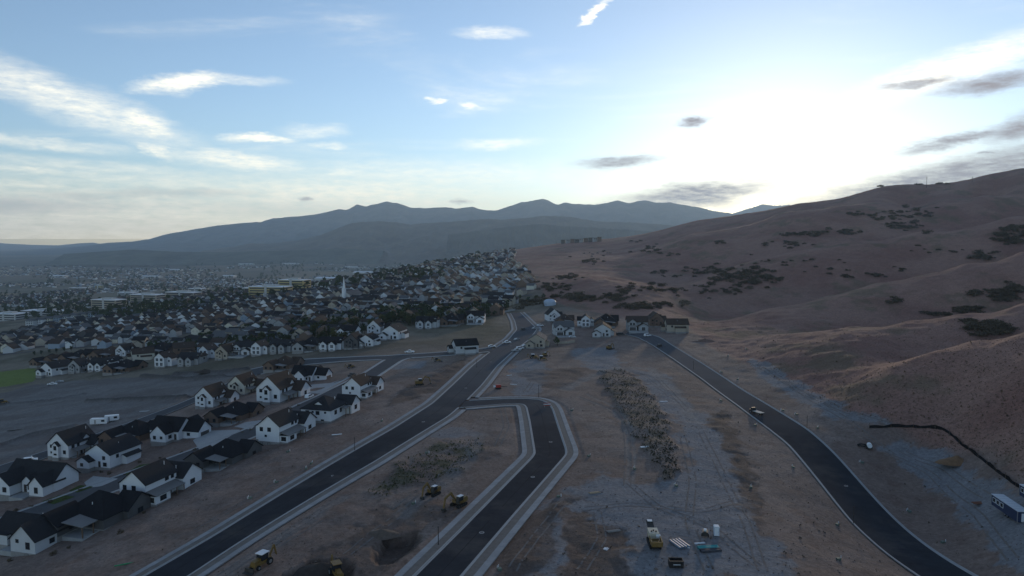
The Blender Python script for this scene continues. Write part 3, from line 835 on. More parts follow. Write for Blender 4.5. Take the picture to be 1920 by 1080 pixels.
def wall_prism(m, b):
    x0, x1, y0, y1, h, ridge, p = b['x0'], b['x1'], b['y0'], b['y1'], b['h'], b['ridge'], b['p']
    zb = b.get('zb', -1.6)
    if ridge == 'y':
        m.prism([(x0, zb), (x1, zb), (x1, h), ((x0 + x1) / 2, h + p * (x1 - x0) / 2), (x0, h)], y0, y1, 'y')
    elif ridge == 'x':
        m.prism([(y0, zb), (y1, zb), (y1, h), ((y0 + y1) / 2, h + p * (y1 - y0) / 2), (y0, h)], x0, x1, 'x')
    else:
        m.box(x0, x1, y0, y1, zb, h)
def roof_slabs(m, b, th=.22):
    x0, x1, y0, y1, h, ridge, p = b['x0'], b['x1'], b['y0'], b['y1'], b['h'], b['ridge'], b['p']
    o = b.get('o', .45)
    if ridge in 'xy':
        a0, a1, c0, c1 = (x0, x1, y0, y1) if ridge == 'y' else (y0, y1, x0, x1)
        mid = (a0 + a1) / 2; hr = h + p * (a1 - a0) / 2 + .02; he = h - p * o + .02
        for s, e in ((-1, a0 - o), (1, a1 + o)):
            q = [(e, he), (mid, hr), (mid, hr + th * 1.1), (e, he + th)]
            m.prism(q, c0 - o, c1 + o, ridge)
    else:
        w, d = x1 - x0 + 2 * o, y1 - y0 + 2 * o; r = min(w, d) / 2; hz_ = h - p * o + p * r
        cx, cy = (x0 + x1) / 2, (y0 + y1) / 2; he = h - p * o + .02
        ra = ((cx, y0 - o + r), (cx, y1 + o - r)) if d >= w else ((x0 - o + r, cy), (x1 + o - r, cy))
        P = [(x0 - o, y0 - o), (x1 + o, y0 - o), (x1 + o, y1 + o), (x0 - o, y1 + o)]
        V = [(x, y, he) for x, y in P] + [(x, y, he + th) for x, y in P] + [(*ra[0], hz_ + th), (*ra[1], hz_ + th)]
        F = [(3, 2, 1, 0)] + [(i, (i + 1) % 4, 4 + (i + 1) % 4, 4 + i) for i in range(4)]
        if d >= w: F += [(4, 5, 8), (6, 7, 9), (5, 6, 9, 8), (7, 4, 8, 9)]
        else: F += [(7, 4, 8), (5, 6, 9), (4, 5, 9, 8), (6, 7, 8, 9)]
        m.add(V, F)
_wc = {}
def window_meshes(w, h, trim):
    k = (w, h, trim)
    if k not in _wc:
        f = MB(); t = .10; tm = TRIM if trim else FRAME
        f.box(-w / 2 - t, w / 2 + t, -.06, .02, h / 2, h / 2 + t); f.box(-w / 2 - t, w / 2 + t, -.06, .02, -h / 2 - t, -h / 2)
        f.box(-w / 2 - t, -w / 2, -.06, .02, -h / 2, h / 2); f.box(w / 2, w / 2 + t, -.06, .02, -h / 2, h / 2)
        if w > 1.5: f.box(-.04, .04, -.05, .02, -h / 2, h / 2)
        if h > 1.2: f.box(-w / 2, w / 2, -.048, .02, -.03, .03)
        p = MB().box(-w / 2, w / 2, -.03, .01, -h / 2, h / 2)
        _wc[k] = (f.mesh('window', tm), p.mesh('pane', GLASS))
    return _wc[k]
FACE_RZ = {'y-': 0, 'x+': math.pi / 2, 'y+': math.pi, 'x-': -math.pi / 2}
def face_point(b, face, u):
    if face == 'y-': return (u, b['y0'])
    if face == 'y+': return (u, b['y1'])
    if face == 'x+': return (b['x1'], u)
    return (b['x0'], u)
def B(x0, x1, y0, y1, h, ridge='y', p=.7, **k): return dict(x0=x0, x1=x1, y0=y0, y1=y1, h=h, ridge=ridge, p=p, **k)

def house_proto(spec):
    root = empty('house')
    bl = spec['blocks']
    w = MB(); r = MB()
    for b in bl:
        wall_prism(w, b); roof_slabs(r, b)
    w.build('wall', WALLS['white'], root)
    ro = r.build('roof', ROOFS['charcoal'], root)
    for (x, y, z) in spec.get('vents', []): MB().tube((x, y, z - .6), (x, y, z + .5), .09, .09, 6).build('vent_pipe', TRIM, ro)
    if spec.get('base', True):
        m = MB()
        for b in bl:
            if b.get('zb', -1.6) < 0: m.box(b['x0'] - .05, b['x1'] + .05, b['y0'] - .05, b['y1'] + .05, -1.7, .35)
        m.build('foundation', STONE, root)
    for (bi, face, u, zc, ww, hh, *tr) in spec.get('windows', []):
        x, y = face_point(bl[bi], face, u)
        fm, pm = window_meshes(ww, hh, bool(tr and tr[0]))
        wo = link('window', fm, root, (x, y, zc), FACE_RZ[face])
        if spec.get('panes', True): link('pane', pm, wo)
    for (bi, face, u, ww, hh) in spec.get('garages', []):
        x, y = face_point(bl[bi], face, u)
        m = MB().box(-ww / 2, ww / 2, -.05, .03, .05, hh)
        for q in range(4): m.box(-ww / 2 + .05, ww / 2 - .05, -.075, -.05, .1 + q * hh / 4, .02 + (q + 1) * hh / 4 - .05)
        g = m.build('garage_door', GARAGE, root, (x, y, .35), FACE_RZ[face])
        t = MB().box(-ww / 2 - .2, -ww / 2, -.08, .02, 0, hh + .2).box(ww / 2, ww / 2 + .2, -.08, .02, 0, hh + .2).box(-ww / 2, ww / 2, -.08, .02, hh, hh + .2)
        t.build('door_frame', TRIM, g)
    for (bi, face, u) in spec.get('doors', []):
        x, y = face_point(bl[bi], face, u)
        d = MB().box(-.5, .5, -.06, .03, 0, 2.2).build('door', DOORM, root, (x, y, .36), FACE_RZ[face])
        MB().box(.32, .38, -.12, -.06, 1, 1.12).build('handle', TRIM, d)
    for (x0, x1, y0, y1, zi, zo, side) in spec.get('porches', []):
        m = MB(); t = .16
        if side == 'x+': m.prism([(x0, zi), (x1, zo), (x1, zo + t), (x0, zi + t)], y0, y1, 'y')
        elif side == 'x-': m.prism([(x1, zi), (x0, zo), (x0, zo + t), (x1, zi + t)], y0, y1, 'y')
        else: m.prism([(y1, zi), (y0, zo), (y0, zo + t), (y1, zi + t)], x0, x1, 'x')
        m.build('porch_roof', METALROOF, root)
    for (x, y, h) in spec.get('posts', []): MB().box(x - .12, x + .12, y - .12, y + .12, -.8, h).build('porch_post', WOOD, root)
    for (x0, x1, y0, y1) in spec.get('slabs', []): MB().box(x0, x1, y0, y1, -1.2, .12).build('patio', CONC, root)
    return root

SPEC = {
 'side_porch': dict(blocks=[B(-4.2, 4.2, -7, 5, 6.1, 'y', .8), B(-6.2, -4.2, -5.5, 3, 5.2, 'y', .5, o=.3), B(-3, 6.5, 5, 13, 4.3, 'x', .75), B(4.2, 7.1, -6.5, -.8, 2.75, 'f', 0)],
   windows=[(0, 'y-', -2.9, 4.6, 1.1, 1.3), (0, 'y-', .2, 4.6, 1.2, 1.3), (0, 'y-', -1.2, 2.3, .7, .6), (3, 'x+', -3.6, 1.5, 2.2, 1.3), (3, 'y-', 5.6, 1.5, 1.7, 1.3), (2, 'x+', 9, 1.9, 1.8, 1.3), (0, 'x+', 1.2, 5.1, 1.3, .9), (0, 'x+', 3.4, 5.1, 1.0, .9), (0, 'y-', -3, -.5, .9, .7), (0, 'y-', 0, -.5, .9, .7)],
   porches=[(4.25, 7.9, -7, 4.4, 3.75, 2.85, 'x+')], posts=[(7.6, 1.2, 2.8), (7.6, 4.1, 2.8)], doors=[(0, 'x+', 2.4)], vents=[(1.6, 3.2, 9.0), (2.8, 6.6, 6.7)]),
 'dark_rambler': dict(blocks=[B(-6, 6.5, -3, 8.5, 3.1, 'h', .72), B(-7.5, -.5, -9, -1, 3.0, 'y', .72), B(3, 8, 3, 11.5, 3.0, 'x', .7)],
   windows=[(1, 'y-', -5.6, 1.5, 1.1, 1.2), (1, 'y-', -2.4, 1.5, 1.2, 1.3), (1, 'x+', -5, 1.5, 1.5, 1.1), (2, 'x+', 7, 1.6, 1.6, 1.2), (0, 'y-', 3, 1.5, 1.8, 1.4)],
   porches=[(-.45, 5.5, -8.0, -2.5, 3.3, 2.7, 'x+')], posts=[(5.2, -7.7, 2.7), (5.2, -4.6, 2.7)], slabs=[(-.4, 5.4, -8, -3)], vents=[(1.0, -.5, 5.2)]),
 'hip_dormer': dict(blocks=[B(-6.5, 6, -7, 6, 4.7, 'h', .62), B(-3.2, 3.2, -5.2, 0, 5.2, 'y', .62, zb=4.2, o=.3), B(1, 8.5, 5, 12, 4.4, 'x', .8)],
   windows=[(0, 'y-', -3.8, 3.3, 1.4, 1.3), (0, 'y-', .6, 3.3, 1.4, 1.3), (0, 'y-', 3.8, 3.6, .7, .5), (0, 'y-', -1.5, 3.6, .7, .5), (0, 'y-', -1.6, .2, 1.1, 1.3), (0, 'y-', 2.6, .2, 1.1, 1.3), (0, 'x+', -3, 3, 1.6, 1.5), (2, 'x+', 8.5, 2.6, 1.8, 1.6), (0, 'x+', 1, 3, 1.5, 1.5)],
   posts=[(8.1, 1.2, 3.4), (8.1, 4.2, 3.4)], porches=[(6.05, 8.4, .5, 4.6, 4.0, 3.5, 'x+')], vents=[(3.4, 1, 7.6)]),
 'bay_gable': dict(blocks=[B(-5, 5, -6, 7, 5.4, 'y', .9), B(-1.7, 1.3, -7.1, -5.5, 5.0, 'y', .9, o=.3), B(4, 9, 2, 9, 3.6, 'x', .8), B(-3.5, 4.8, 0, 5, 5.2, 'x', 1.0)],
   windows=[(1, 'y-', -.2, 4.1, 1.1, 1.5), (0, 'y-', -3, 4.4, 1.2, 1.1), (0, 'y-', 3.1, 2.4, 1.1, 1.3), (1, 'y-', -.2, 1.6, 1.2, .5), (0, 'y-', -3.2, 1.9, .6, .6), (2, 'x+', 5.5, 1.9, 1.4, 1.4), (0, 'x+', -3.8, 4.3, 1.2, 1.1), (0, 'x+', -1.4, 4.3, 1, 1.1), (0, 'y-', -2.6, -.5, .8, .9)],
   porches=[(5.05, 8.2, -5, 1.9, 3.5, 2.8, 'x+')], posts=[(7.9, -4.7, 2.8), (7.9, -1.5, 2.8), (7.9, 1.5, 2.8)], doors=[(0, 'x+', 0)], slabs=[(5, 8.2, -5, 2)], vents=[(1.8, 5.5, 9.2)]),
 'garage_wing': dict(blocks=[B(-8, 5, -4, 5, 3.9, 'x', .9), B(-4, 2.5, -8, -3, 3.7, 'y', .9), B(4, 12, -1.5, 6, 3.6, 'x', .85), B(-1, 6, 4, 10, 3.8, 'y', .8)],
   windows=[(1, 'y-', -2.4, 1.9, 1.1, 1.2), (1, 'y-', .6, 2.0, .9, .9), (1, 'x+', -5.6, 1.9, 1.5, 1.2), (0, 'y-', -6, 1.9, 1.2, 1.2), (2, 'y-', 7.5, 2.1, 1.2, 1.0)],
   garages=[(2, 'x+', 2.2, 4.9, 2.4)], doors=[(0, 'y-', 3.6)], slabs=[(12.05, 19.5, -1.6, 6.2)], vents=[(-3, 2, 7.2)]),
 'two_garage': dict(blocks=[B(-7, 7, -4.5, 6, 5.8, 'x', .62), B(-6.4, -.6, -7.2, -3, 5.6, 'y', .75), B(.5, 7, -7.8, -3, 3.3, 'y', .55), B(-6, -1, -8.4, -6, 3.2, 'f', 0)],
   windows=[(1, 'y-', -4.6, 4.6, 1.0, 1.3), (1, 'y-', -2.6, 4.6, 1.0, 1.3), (0, 'y-', 3, 4.7, 1.3, 1.2), (0, 'x-', 0, 4.5, 1.2, 1.2), (0, 'x+', 1, 4.5, 1.2, 1.2), (0, 'x-', 3, 1.8, 1.4, 1.3)],
   garages=[(3, 'y-', -3.5, 4.4, 2.3), (2, 'y-', 3.8, 2.7, 2.3)], doors=[(0, 'y-', 0)], slabs=[(-6.2, 6.6, -15, -8.5)], vents=[(2, 2.5, 8.7)]),
 'plain_gable': dict(blocks=[B(-5.5, 5.5, -7.5, 7.5, 5.3, 'y', .62), B(-6.8, -1.4, -10, -6, 2.9, 'y', .6), B(5, 7.6, -2, 5, 3.2, 'y', .5)],
   windows=[(0, 'y-', 2.8, 3.9, 1.1, 1.2), (1, 'y-', -4.6, 1.6, 1.1, 1.1), (0, 'x+', -4, 3.9, 1.1, 1.2), (0, 'x-', 0, 3.9, 1.2, 1.2), (0, 'y-', 3.2, 1.5, 1.4, 1.3)], doors=[(0, 'y-', .8)], vents=[(2.4, 0, 7.3)]),
 'tall_front': dict(blocks=[B(-3.6, 3.6, -7, 6, 6.6, 'y', .85), B(3.2, 7.2, -4, 6, 5.6, 'y', .6), B(-7, -3.2, -2, 6, 4.8, 'x', .7)],
   windows=[(0, 'y-', -1.7, 5.0, 1.9, 1.9, 1), (0, 'y-', 1.5, 5.0, 1.9, 1.9, 1), (0, 'y-', -1.7, 1.9, 1.9, 2.1, 1), (0, 'y-', 1.5, 1.9, 1.9, 2.1, 1), (1, 'y-', 5.2, 3.8, 1.2, 1.4, 1), (2, 'y-', -5.2, 2.6, 1.2, 1.3, 1), (0, 'y-', 0, -.6, 1.2, .8)], vents=[(1.5, 2, 8.8)]),
 'twin_gable': dict(blocks=[B(-8, 8, -3, 6, 4.9, 'x', .75), B(-6, -1.4, -6, -2, 4.2, 'y', .85), B(.4, 5, -6.5, -2, 4.2, 'y', .85), B(5, 9, -1, 7, 6.0, 'y', .8)],
   windows=[(1, 'y-', -3.7, 2.9, 1.9, 1.9, 1), (2, 'y-', 2.7, 2.9, 1.9, 1.9, 1), (1, 'y-', -3.7, .3, 1.8, 1.1, 1), (2, 'y-', 2.7, .3, 1.8, 1.1, 1), (3, 'y-', 7, 4.9, 1.2, 1.4, 1), (0, 'y-', -7, 3.2, 1.1, 1.5, 1), (3, 'x+', 3, 4, 1.2, 1.3)], vents=[(-2, 3, 8.4)]),
 'corner_gable': dict(blocks=[B(-10, 3, -3.5, 5.5, 3.4, 'x', .8), B(0, 8, -7, 6, 3.9, 'y', .95), B(-9.5, -4, -4.6, -2, 3.2, 'f', 0)],
   windows=[(1, 'y-', 2.2, 3.3, .8, .8), (1, 'y-', 5.6, 2.3, 1.2, 1.7), (0, 'y-', -2.0, 1.9, 1.3, 1.2), (1, 'x+', -2, 2, 1.4, 1.2), (1, 'y-', 5.2, -.3, 1.1, .7), (1, 'x+', 2.6, 2, 1.4, 1.2)], doors=[(0, 'y-', -3.2)], slabs=[(-4, 0, -7, -3.5)], vents=[(2, 1, 7.2)]),
 'long_gables': dict(blocks=[B(-9, 9, -3.5, 5, 3.7, 'x', .95), B(-8.5, -1.5, -8.5, 0, 3.5, 'y', .8), B(3.8, 8.8, -7, 0, 3.6, 'y', 1.0), B(-1, 3, -5, -2, 3.5, 'y', .9)],
   windows=[(1, 'y-', -6.6, 1.9, 1.2, 1.3), (1, 'y-', -3.4, 1.9, 1.2, 1.3), (1, 'x-', -5, 1.9, 1.2, 1.0), (2, 'y-', 6.3, 2.0, 1.1, 1.6), (3, 'y-', 1.6, 1.9, .9, 1.4), (0, 'x-', 1.5, 2, 1.2, 1.2)], doors=[(3, 'y-', .2)], slabs=[(-1.4, 3.6, -9, -5)], vents=[(-5, 2, 8.2)]),
 'far_gable': dict(blocks=[B(-5, 5, -6, 6, 5.4, 'y', .6), B(-6, 0, -8, -3, 3.1, 'y', .6)], windows=[(0, 'y-', 2.6, 4.2, 1.3, 1.3), (0, 'x+', 0, 4.2, 1.4, 1.3), (1, 'y-', -3, 1.6, 2.4, 1.6)], base=False, panes=False),
 'far_cross': dict(blocks=[B(-7, 7, -4, 5, 5.3, 'x', .55), B(-5.5, 0, -6.5, -2, 5.2, 'y', .7)], windows=[(1, 'y-', -2.8, 4.2, 1.4, 1.3), (0, 'y-', 3.6, 4.2, 1.4, 1.2), (0, 'y-', 3.6, 1.5, 2.6, 1.9)], base=False, panes=False),
 'far_hip': dict(blocks=[B(-7, 7, -5, 6, 4.6, 'h', .5), B(1, 6.5, -7.5, -4, 3.4, 'y', .6)], windows=[(0, 'y-', -3.4, 3.2, 1.5, 1.4), (1, 'y-', 3.7, 1.6, 2.6, 1.9), (0, 'x+', 0, 3.2, 1.5, 1.3)], base=False, panes=False),
 'far_tall': dict(blocks=[B(-4.5, 4.5, -6, 6, 7.2, 'y', .7), B(3.5, 8, -3, 5, 4.6, 'x', .6)], windows=[(0, 'y-', -2, 5.6, 1.4, 1.5), (0, 'y-', 2, 5.6, 1.4, 1.5), (0, 'y-', 0, 2, 3.0, 1.8)], base=False, panes=False),
}
PROTO = {k: house_proto(v) for k, v in SPEC.items()}
def drop_tree(o):
    for c in list(o.children): drop_tree(c)
    bpy.data.objects.remove(o)
def place_house(kind, x, y, z, ang, s, wall, roof, label, group=None, name='house', mirror=False, only=None):
    """ang: degrees the house axis is turned to the right of the view axis"""
    r = copy_tree(PROTO[kind])
    r.name = name
    r.location = (x, y, z); r.rotation_euler = (0, 0, -R(ang))
    r.scale = (-s if mirror else s, s, s)
    for c in r.children:
        m = WALLS[wall] if c.name.startswith('wall') else ROOFS[roof] if c.name.startswith('roof') else None
        if m:
            c.material_slots[0].link = 'OBJECT'; c.material_slots[0].material = m
    return tag(r, label, 'house', group)
HOUSES = []                                            # footprints (x, y, radius)
def house_at(px, py, kind, ang, s, wall, roof, label, group=None, mirror=False, dz=.5):
    p = ground(px, py)
    HOUSES.append((p.x, p.y, 9 * s))
    return place_house(kind, p.x, p.y, zs(p.x, p.y) + dz, ang, s, wall, roof, label, group, mirror=mirror)
G1 = 'new houses along the near street'
near_list = [
 (286, 932, 'side_porch', 15, 1.0, 'white', 'charcoal', 'white two storey house with long side porch, nearest along the main road'),
 (416, 868, 'dark_rambler', 15, .95, 'dark', 'black', 'dark single storey house with pale patio roof between two white porch houses'),
 (526, 822, 'side_porch', 15, 1.0, 'white', 'charcoal', 'white two storey house with side porch beyond the dark patio roof house'),
 (611, 784, 'hip_dormer', 15, 1.0, 'white', 'charcoal', 'white house with hipped roof and a white triangular dormer'),
 (674, 742, 'side_porch', 15, .92, 'white', 'brown', 'white two storey house with brown roof, farthest of the right row'),
 (66, 1018, 'corner_gable', 14, .95, 'pale grey', 'charcoal', 'pale house with steep front gable at the bottom left corner'),
 (172, 985, 'dark_rambler', 14, 1.1, 'dark', 'black', 'dark low house with black roof beside the corner gable house'),
 (76, 916, 'long_gables', 14, 1.1, 'white', 'charcoal', 'long white house with three front gables at the left edge'),
 (134, 852, 'bay_gable', 14, .98, 'white', 'charcoal', 'white gabled house with small bay at the lane, nearest of the left row'),
 (214, 868, 'plain_gable', 14, .95, 'white', 'charcoal', 'tall narrow white house with porch and green front lawn'),
 (247, 826, 'dark_rambler', 14, 1.0, 'brown', 'black', 'brown house with wide black roof tucked behind white gables'),
 (328, 822, 'garage_wing', 14, 1.0, 'white', 'black', 'white house with black roof and wide garage door facing the street'),
 (436, 788, 'dark_rambler', 14, .95, 'brown', 'black', 'dark brown low house with black roof by the pale driveway'),
 (398, 760, 'bay_gable', 14, .95, 'white', 'brown', 'white gabled house with brown roof behind the dark low house'),
 (456, 737, 'bay_gable', 14, .92, 'cream', 'brown', 'cream gabled house with porch left of the tallest white gable'),
 (520, 750, 'bay_gable', 14, 1.18, 'white', 'brown', 'tallest white gabled house in the middle of the left row'),
 (577, 714, 'garage_wing', 14, .9, 'white', 'black', 'white house with dark garage doors and wide concrete driveway'),
 (530, 692, 'dark_rambler', 14, .95, 'brown', 'brown', 'brown roofed dark house at the far end of the left row'),
]
for t in near_list: house_at(*t, group=G1)
G2 = 'houses along the edge of the dirt field'
mid_list = [
 (108, 702, 'plain_gable', 22, 1.1, 'white', 'charcoal', 'white house with broad blank gable beside the green lawn'),
 (92, 684, 'dark_rambler', 14, 1.15, 'brown', 'black', 'low dark house at the left end of the dark roof row'), (118, 680, 'dark_rambler', 16, 1.15, 'brown', 'brown', 'brown roofed low house second in the dark roof row'), (146, 677, 'dark_rambler', 14, 1.2, 'brown', 'black', 'low black roofed house third in the dark roof row'),
 (174, 675, 'twin_gable', 12, 1.0, 'brown', 'black', 'brown twin gabled house in the dark roof row'), (204, 671, 'dark_rambler', 12, 1.2, 'brown', 'brown', 'brown roofed low house right of the twin gables in the dark row'), (236, 667, 'bay_gable', 14, .95, 'white', 'black', 'white gabled house standing in the dark roof row'), (300, 664, 'dark_rambler', 12, 1.2, 'dark', 'black', 'black roofed low house behind the narrow white house'), (345, 664, 'plain_gable', 60, 1.0, 'brown', 'brown', 'brown house with large brown roof behind the grey twin gables'), (210, 686, 'plain_gable', 14, .8, 'pale grey', 'charcoal', 'small pale gable right of the twin gabled white house'),
 (150, 697, 'bay_gable', 10, .95, 'grey', 'charcoal', 'grey gabled house next to the lawn side white house'),
 (190, 694, 'twin_gable', 12, 1.0, 'white', 'charcoal', 'white house with twin front gables at the left of the field'),
 (232, 697, 'dark_rambler', 12, 1.1, 'brown', 'black', 'dark brown house with black roof left of the white tower house'),
 (268, 675, 'plain_gable', 55, 1.0, 'cream', 'brown', 'cream house with sunlit wall and brown roof'),
 (311, 686, 'tall_front', 8, 1.0, 'white', 'black', 'narrow white house with four big front windows facing the field'),
 (357, 684, 'twin_gable', 10, .95, 'grey', 'charcoal', 'grey stone house with twin gables facing the field'),
 (392, 671, 'tall_front', 10, .95, 'white', 'charcoal', 'white tall fronted house right of the grey twin gables'),
 (424, 672, 'bay_gable', 12, .95, 'tan', 'brown', 'tan gabled house in the field edge row'),
 (462, 664, 'two_garage', 10, .95, 'pale grey', 'charcoal', 'pale house with long dark windows in the field edge row'),
 (489, 664, 'tall_front', 8, .92, 'white', 'charcoal', 'slim white house with grid windows in the middle of the field edge row'),
 (529, 660, 'twin_gable', 10, .95, 'grey', 'charcoal', 'grey twin gabled house right of the slim white house'),
 (582, 656, 'dark_rambler', 8, 1.1, 'grey', 'black', 'dark roofed grey house between twin gabled houses'),
 (622, 656, 'twin_gable', 8, .95, 'white', 'black', 'white house with two small front gables and black roof'),
 (664, 652, 'bay_gable', 8, .95, 'dark', 'black', 'dark sided gabled house beside the cross street'),
 (692, 648, 'plain_gable', 8, .85, 'white', 'black', 'small white gable house at the right end of the field edge row'),
 (655, 634, 'two_garage', 14, .95, 'white', 'black', 'white house with crossed gables behind the dark sided house'),
 (740, 635, 'plain_gable', 12, 1.1, 'white', 'charcoal', 'large plain white house by the bare lot'),
 (706, 625, 'bay_gable', 10, 1.0, 'white', 'black', 'white house with black roof behind the small white gable'),
 (800, 615, 'twin_gable', 6, 1.0, 'pale grey', 'black', 'pale house with black roof above the bare lot'),
 (845, 609, 'dark_rambler', 6, 1.2, 'brown', 'black', 'dark low house above the bare lot'),
 (893, 605, 'two_garage', 4, 1.0, 'white', 'black', 'white house with garage doors near the road bend'),
 (930, 580, 'twin_gable', 0, 1.0, 'white', 'charcoal', 'white house behind a retaining wall at the top of the road'),
]
for t in mid_list: house_at(*t, group=G2)
G3 = 'houses at the foot of the hill'
right_list = [
 (1036, 602, 'bay_gable', 350, 1.0, 'white', 'charcoal', 'white gabled house farthest back at the road bend'),
 (1058, 608, 'dark_rambler', 0, 1.0, 'brown', 'brown', 'dark brown house hidden behind the grey garage house'),
 (1056, 628, 'two_garage', 355, 1.0, 'pale grey', 'grey', 'pale grey house with two dark garage doors'),
 (1098, 612, 'tall_front', 5, .9, 'white', 'black', 'slim white house between the garage house and a dark roof'),
 (1136, 612, 'dark_rambler', 5, 1.2, 'brown', 'black', 'wide black roofed house behind the plain tan gables'),
 (1130, 630, 'plain_gable', 8, 1.0, 'pale grey', 'brown', 'plain grey gable seen from behind beside the gravel pad'),
 (1194, 619, 'two_garage', 5, 1.05, 'grey', 'brown', 'grey house with brown roof and garage at the top of the hillside road'),
 (1228, 611, 'bay_gable', 0, 1.0, 'brown', 'brown', 'brown house between the grey garage house and the blank tan wall'),
 (1268, 622, 'plain_gable', 92, 1.0, 'tan', 'brown', 'tan house with long blank side wall nearest the hill'),
 (1008, 650, 'plain_gable', 8, .95, 'tan', 'grey', 'tan gable house seen from behind at the junction'),
 (872, 662, 'plain_gable', 70, .92, 'pale grey', 'black', 'lone pale house with black roof beside the main road'),
]
for t in right_list: house_at(*t, group=G3)

# ---- the packed neighbourhoods behind: streets of small houses
def inside(px, py, P):
    c = False; n = len(P)
    for i in range(n):
        (x0, y0), (x1, y1) = P[i], P[(i + 1) % n]
        if (y0 > py) != (y1 > py) and px < (x1 - x0) * (py - y0) / (y1 - y0) + x0: c = not c
    return c
TOWN1 = [(-40, 640), (60, 618), (140, 600), (300, 585), (440, 560), (560, 548), (660, 535), (740, 520), (745, 600), (640, 650), (560, 640), (430, 662), (300, 662), (250, 650), (100, 655), (-40, 672)]
TOWN2 = [(715, 528), (760, 508), (860, 488), (930, 484), (985, 500), (1005, 530), (1000, 555), (955, 572), (945, 590), (870, 600), (770, 612), (730, 600)]
cand = []
def vnz(x, y): return float(vnoise(np.array(x / 60.0), np.array(y / 75.0), 19))
hr = random.Random(21)
for area, poly, a in ((1, TOWN1, 18), (2, TOWN2, 8)):
    ca, sa = math.cos(R(a)), math.sin(R(a))
    for i in range(-70, 60):
        for j in range(12, 110):
            v0 = j * 20.0 + (6 if j % 2 else 0); u0 = i * 17.5
            u = u0 + hr.uniform(-2.5, 2.5) + 14 * math.sin(v0 / 140.0); v = v0 + hr.uniform(-2.5, 2.5) + 18 * math.sin(u0 / 120.0)
            x, y = u * ca + v * sa, v * ca - u * sa
            if y < 300 or y > 2200 or abs(x / y) > .95: continue
            z = zg(x, y); px, py = pixel_of(x, y, z)
            if not inside(px, py, poly): continue
            g = ground(px, py, GZ)
            if math.hypot(g.x - x, g.y - y) > 40: continue
            if any((x - h[0]) ** 2 + (y - h[1]) ** 2 < (h[2] + 9) ** 2 for h in HOUSES): continue
            if hr.random() < (.16 if area == 1 else .26): continue
            cand.append((math.hypot(x, y), x, y, z, area, a + (0 if j % 2 else 180) + 90 * (vnz(x, y) > .72) + hr.uniform(-9, 9) + 14 * math.sin(v0 / 110.0)))
cand.sort()
TOWNST = mat('town street', (.12, .12, .125), .95, .12, .2, spec=.05)
for area, poly, a in ((1, TOWN1, 18), (2, TOWN2, 8)):
    ca, sa = math.cos(R(a)), math.sin(R(a))
    for j in range(12, 110, 2):
        run = []
        for i in range(-280, 240):
            u0, v0 = i * 4.4, j * 20.0 + 13
            u = u0 + 14 * math.sin(v0 / 140.0); v = v0 + 18 * math.sin(u0 / 120.0)
            x, y = u * ca + v * sa, v * ca - u * sa
            ok = 300 < y < 2200 and abs(x / y) < .95
            if ok: z = zg(x, y); px, py = pixel_of(x, y, z); ok = inside(px, py, poly) and not any((x - h[0]) ** 2 + (y - h[1]) ** 2 < (h[2] + 5) ** 2 for h in HOUSES[:70])
            if ok: run.append((x, y))
            if (not ok or i == 239) and run:
                if len(run) > 8:
                    P = np.array(run); A, Bq = offset(P, 3.6), offset(P, -3.6); n = len(P)
                    V = [(p[0], p[1], max(zg(*p), zg(*c)) + .25) for p, c in zip(A, P)] + [(p[0], p[1], max(zg(*p), zg(*c)) + .25) for p, c in zip(Bq, P)]
                    tag(link('town_street', mesh_from('town_street', V, [(k, n + k, n + k + 1, k + 1) for k in range(n - 1)], [TOWNST])), 'street between rows of town houses', kind='structure')
                run = []
NSINGLE = 300 - len(near_list) - len(mid_list) - len(right_list)
far_wall = ['white'] * 2 + ['pale grey'] * 2 + ['grey'] * 3 + ['tan'] * 3 + ['cream', 'blue grey', 'brown', 'brown', 'dark']
far_roof = ['charcoal'] * 4 + ['brown'] * 2 + ['grey'] * 2 + ['black'] * 2
PLACEW = {1: 'in the dense town', 2: 'on the packed shoulder'}
FAR = []
for k, (d, x, y, z, area, ang) in enumerate(cand):
    kind = hr.choice(['far_gable', 'far_cross', 'far_hip', 'far_tall', 'far_cross'])
    wl, rf = hr.choice(far_wall), hr.choice(far_roof); s = hr.uniform(.72, .95)
    if k < NSINGLE:
        form = {'far_gable': 'gabled', 'far_cross': 'cross gabled', 'far_hip': 'hip roofed', 'far_tall': 'tall'}[kind]
        where = PLACEW[area] if area == 2 else ('in the nearest town rows' if d < 560 else PLACEW[1])
        lab = f'{wl} {form} house with {rf} roof {where}'
        HOUSES.append((x, y, 8))
        place_house(kind, x, y, z + .2, ang, s, wl, rf, lab, f'{wl} {form} houses with {rf} roofs {where}')
    else:
        FAR.append((x, y, z, ang, s, wl, rf))
for o in list(PROTO.values()): drop_tree(o)
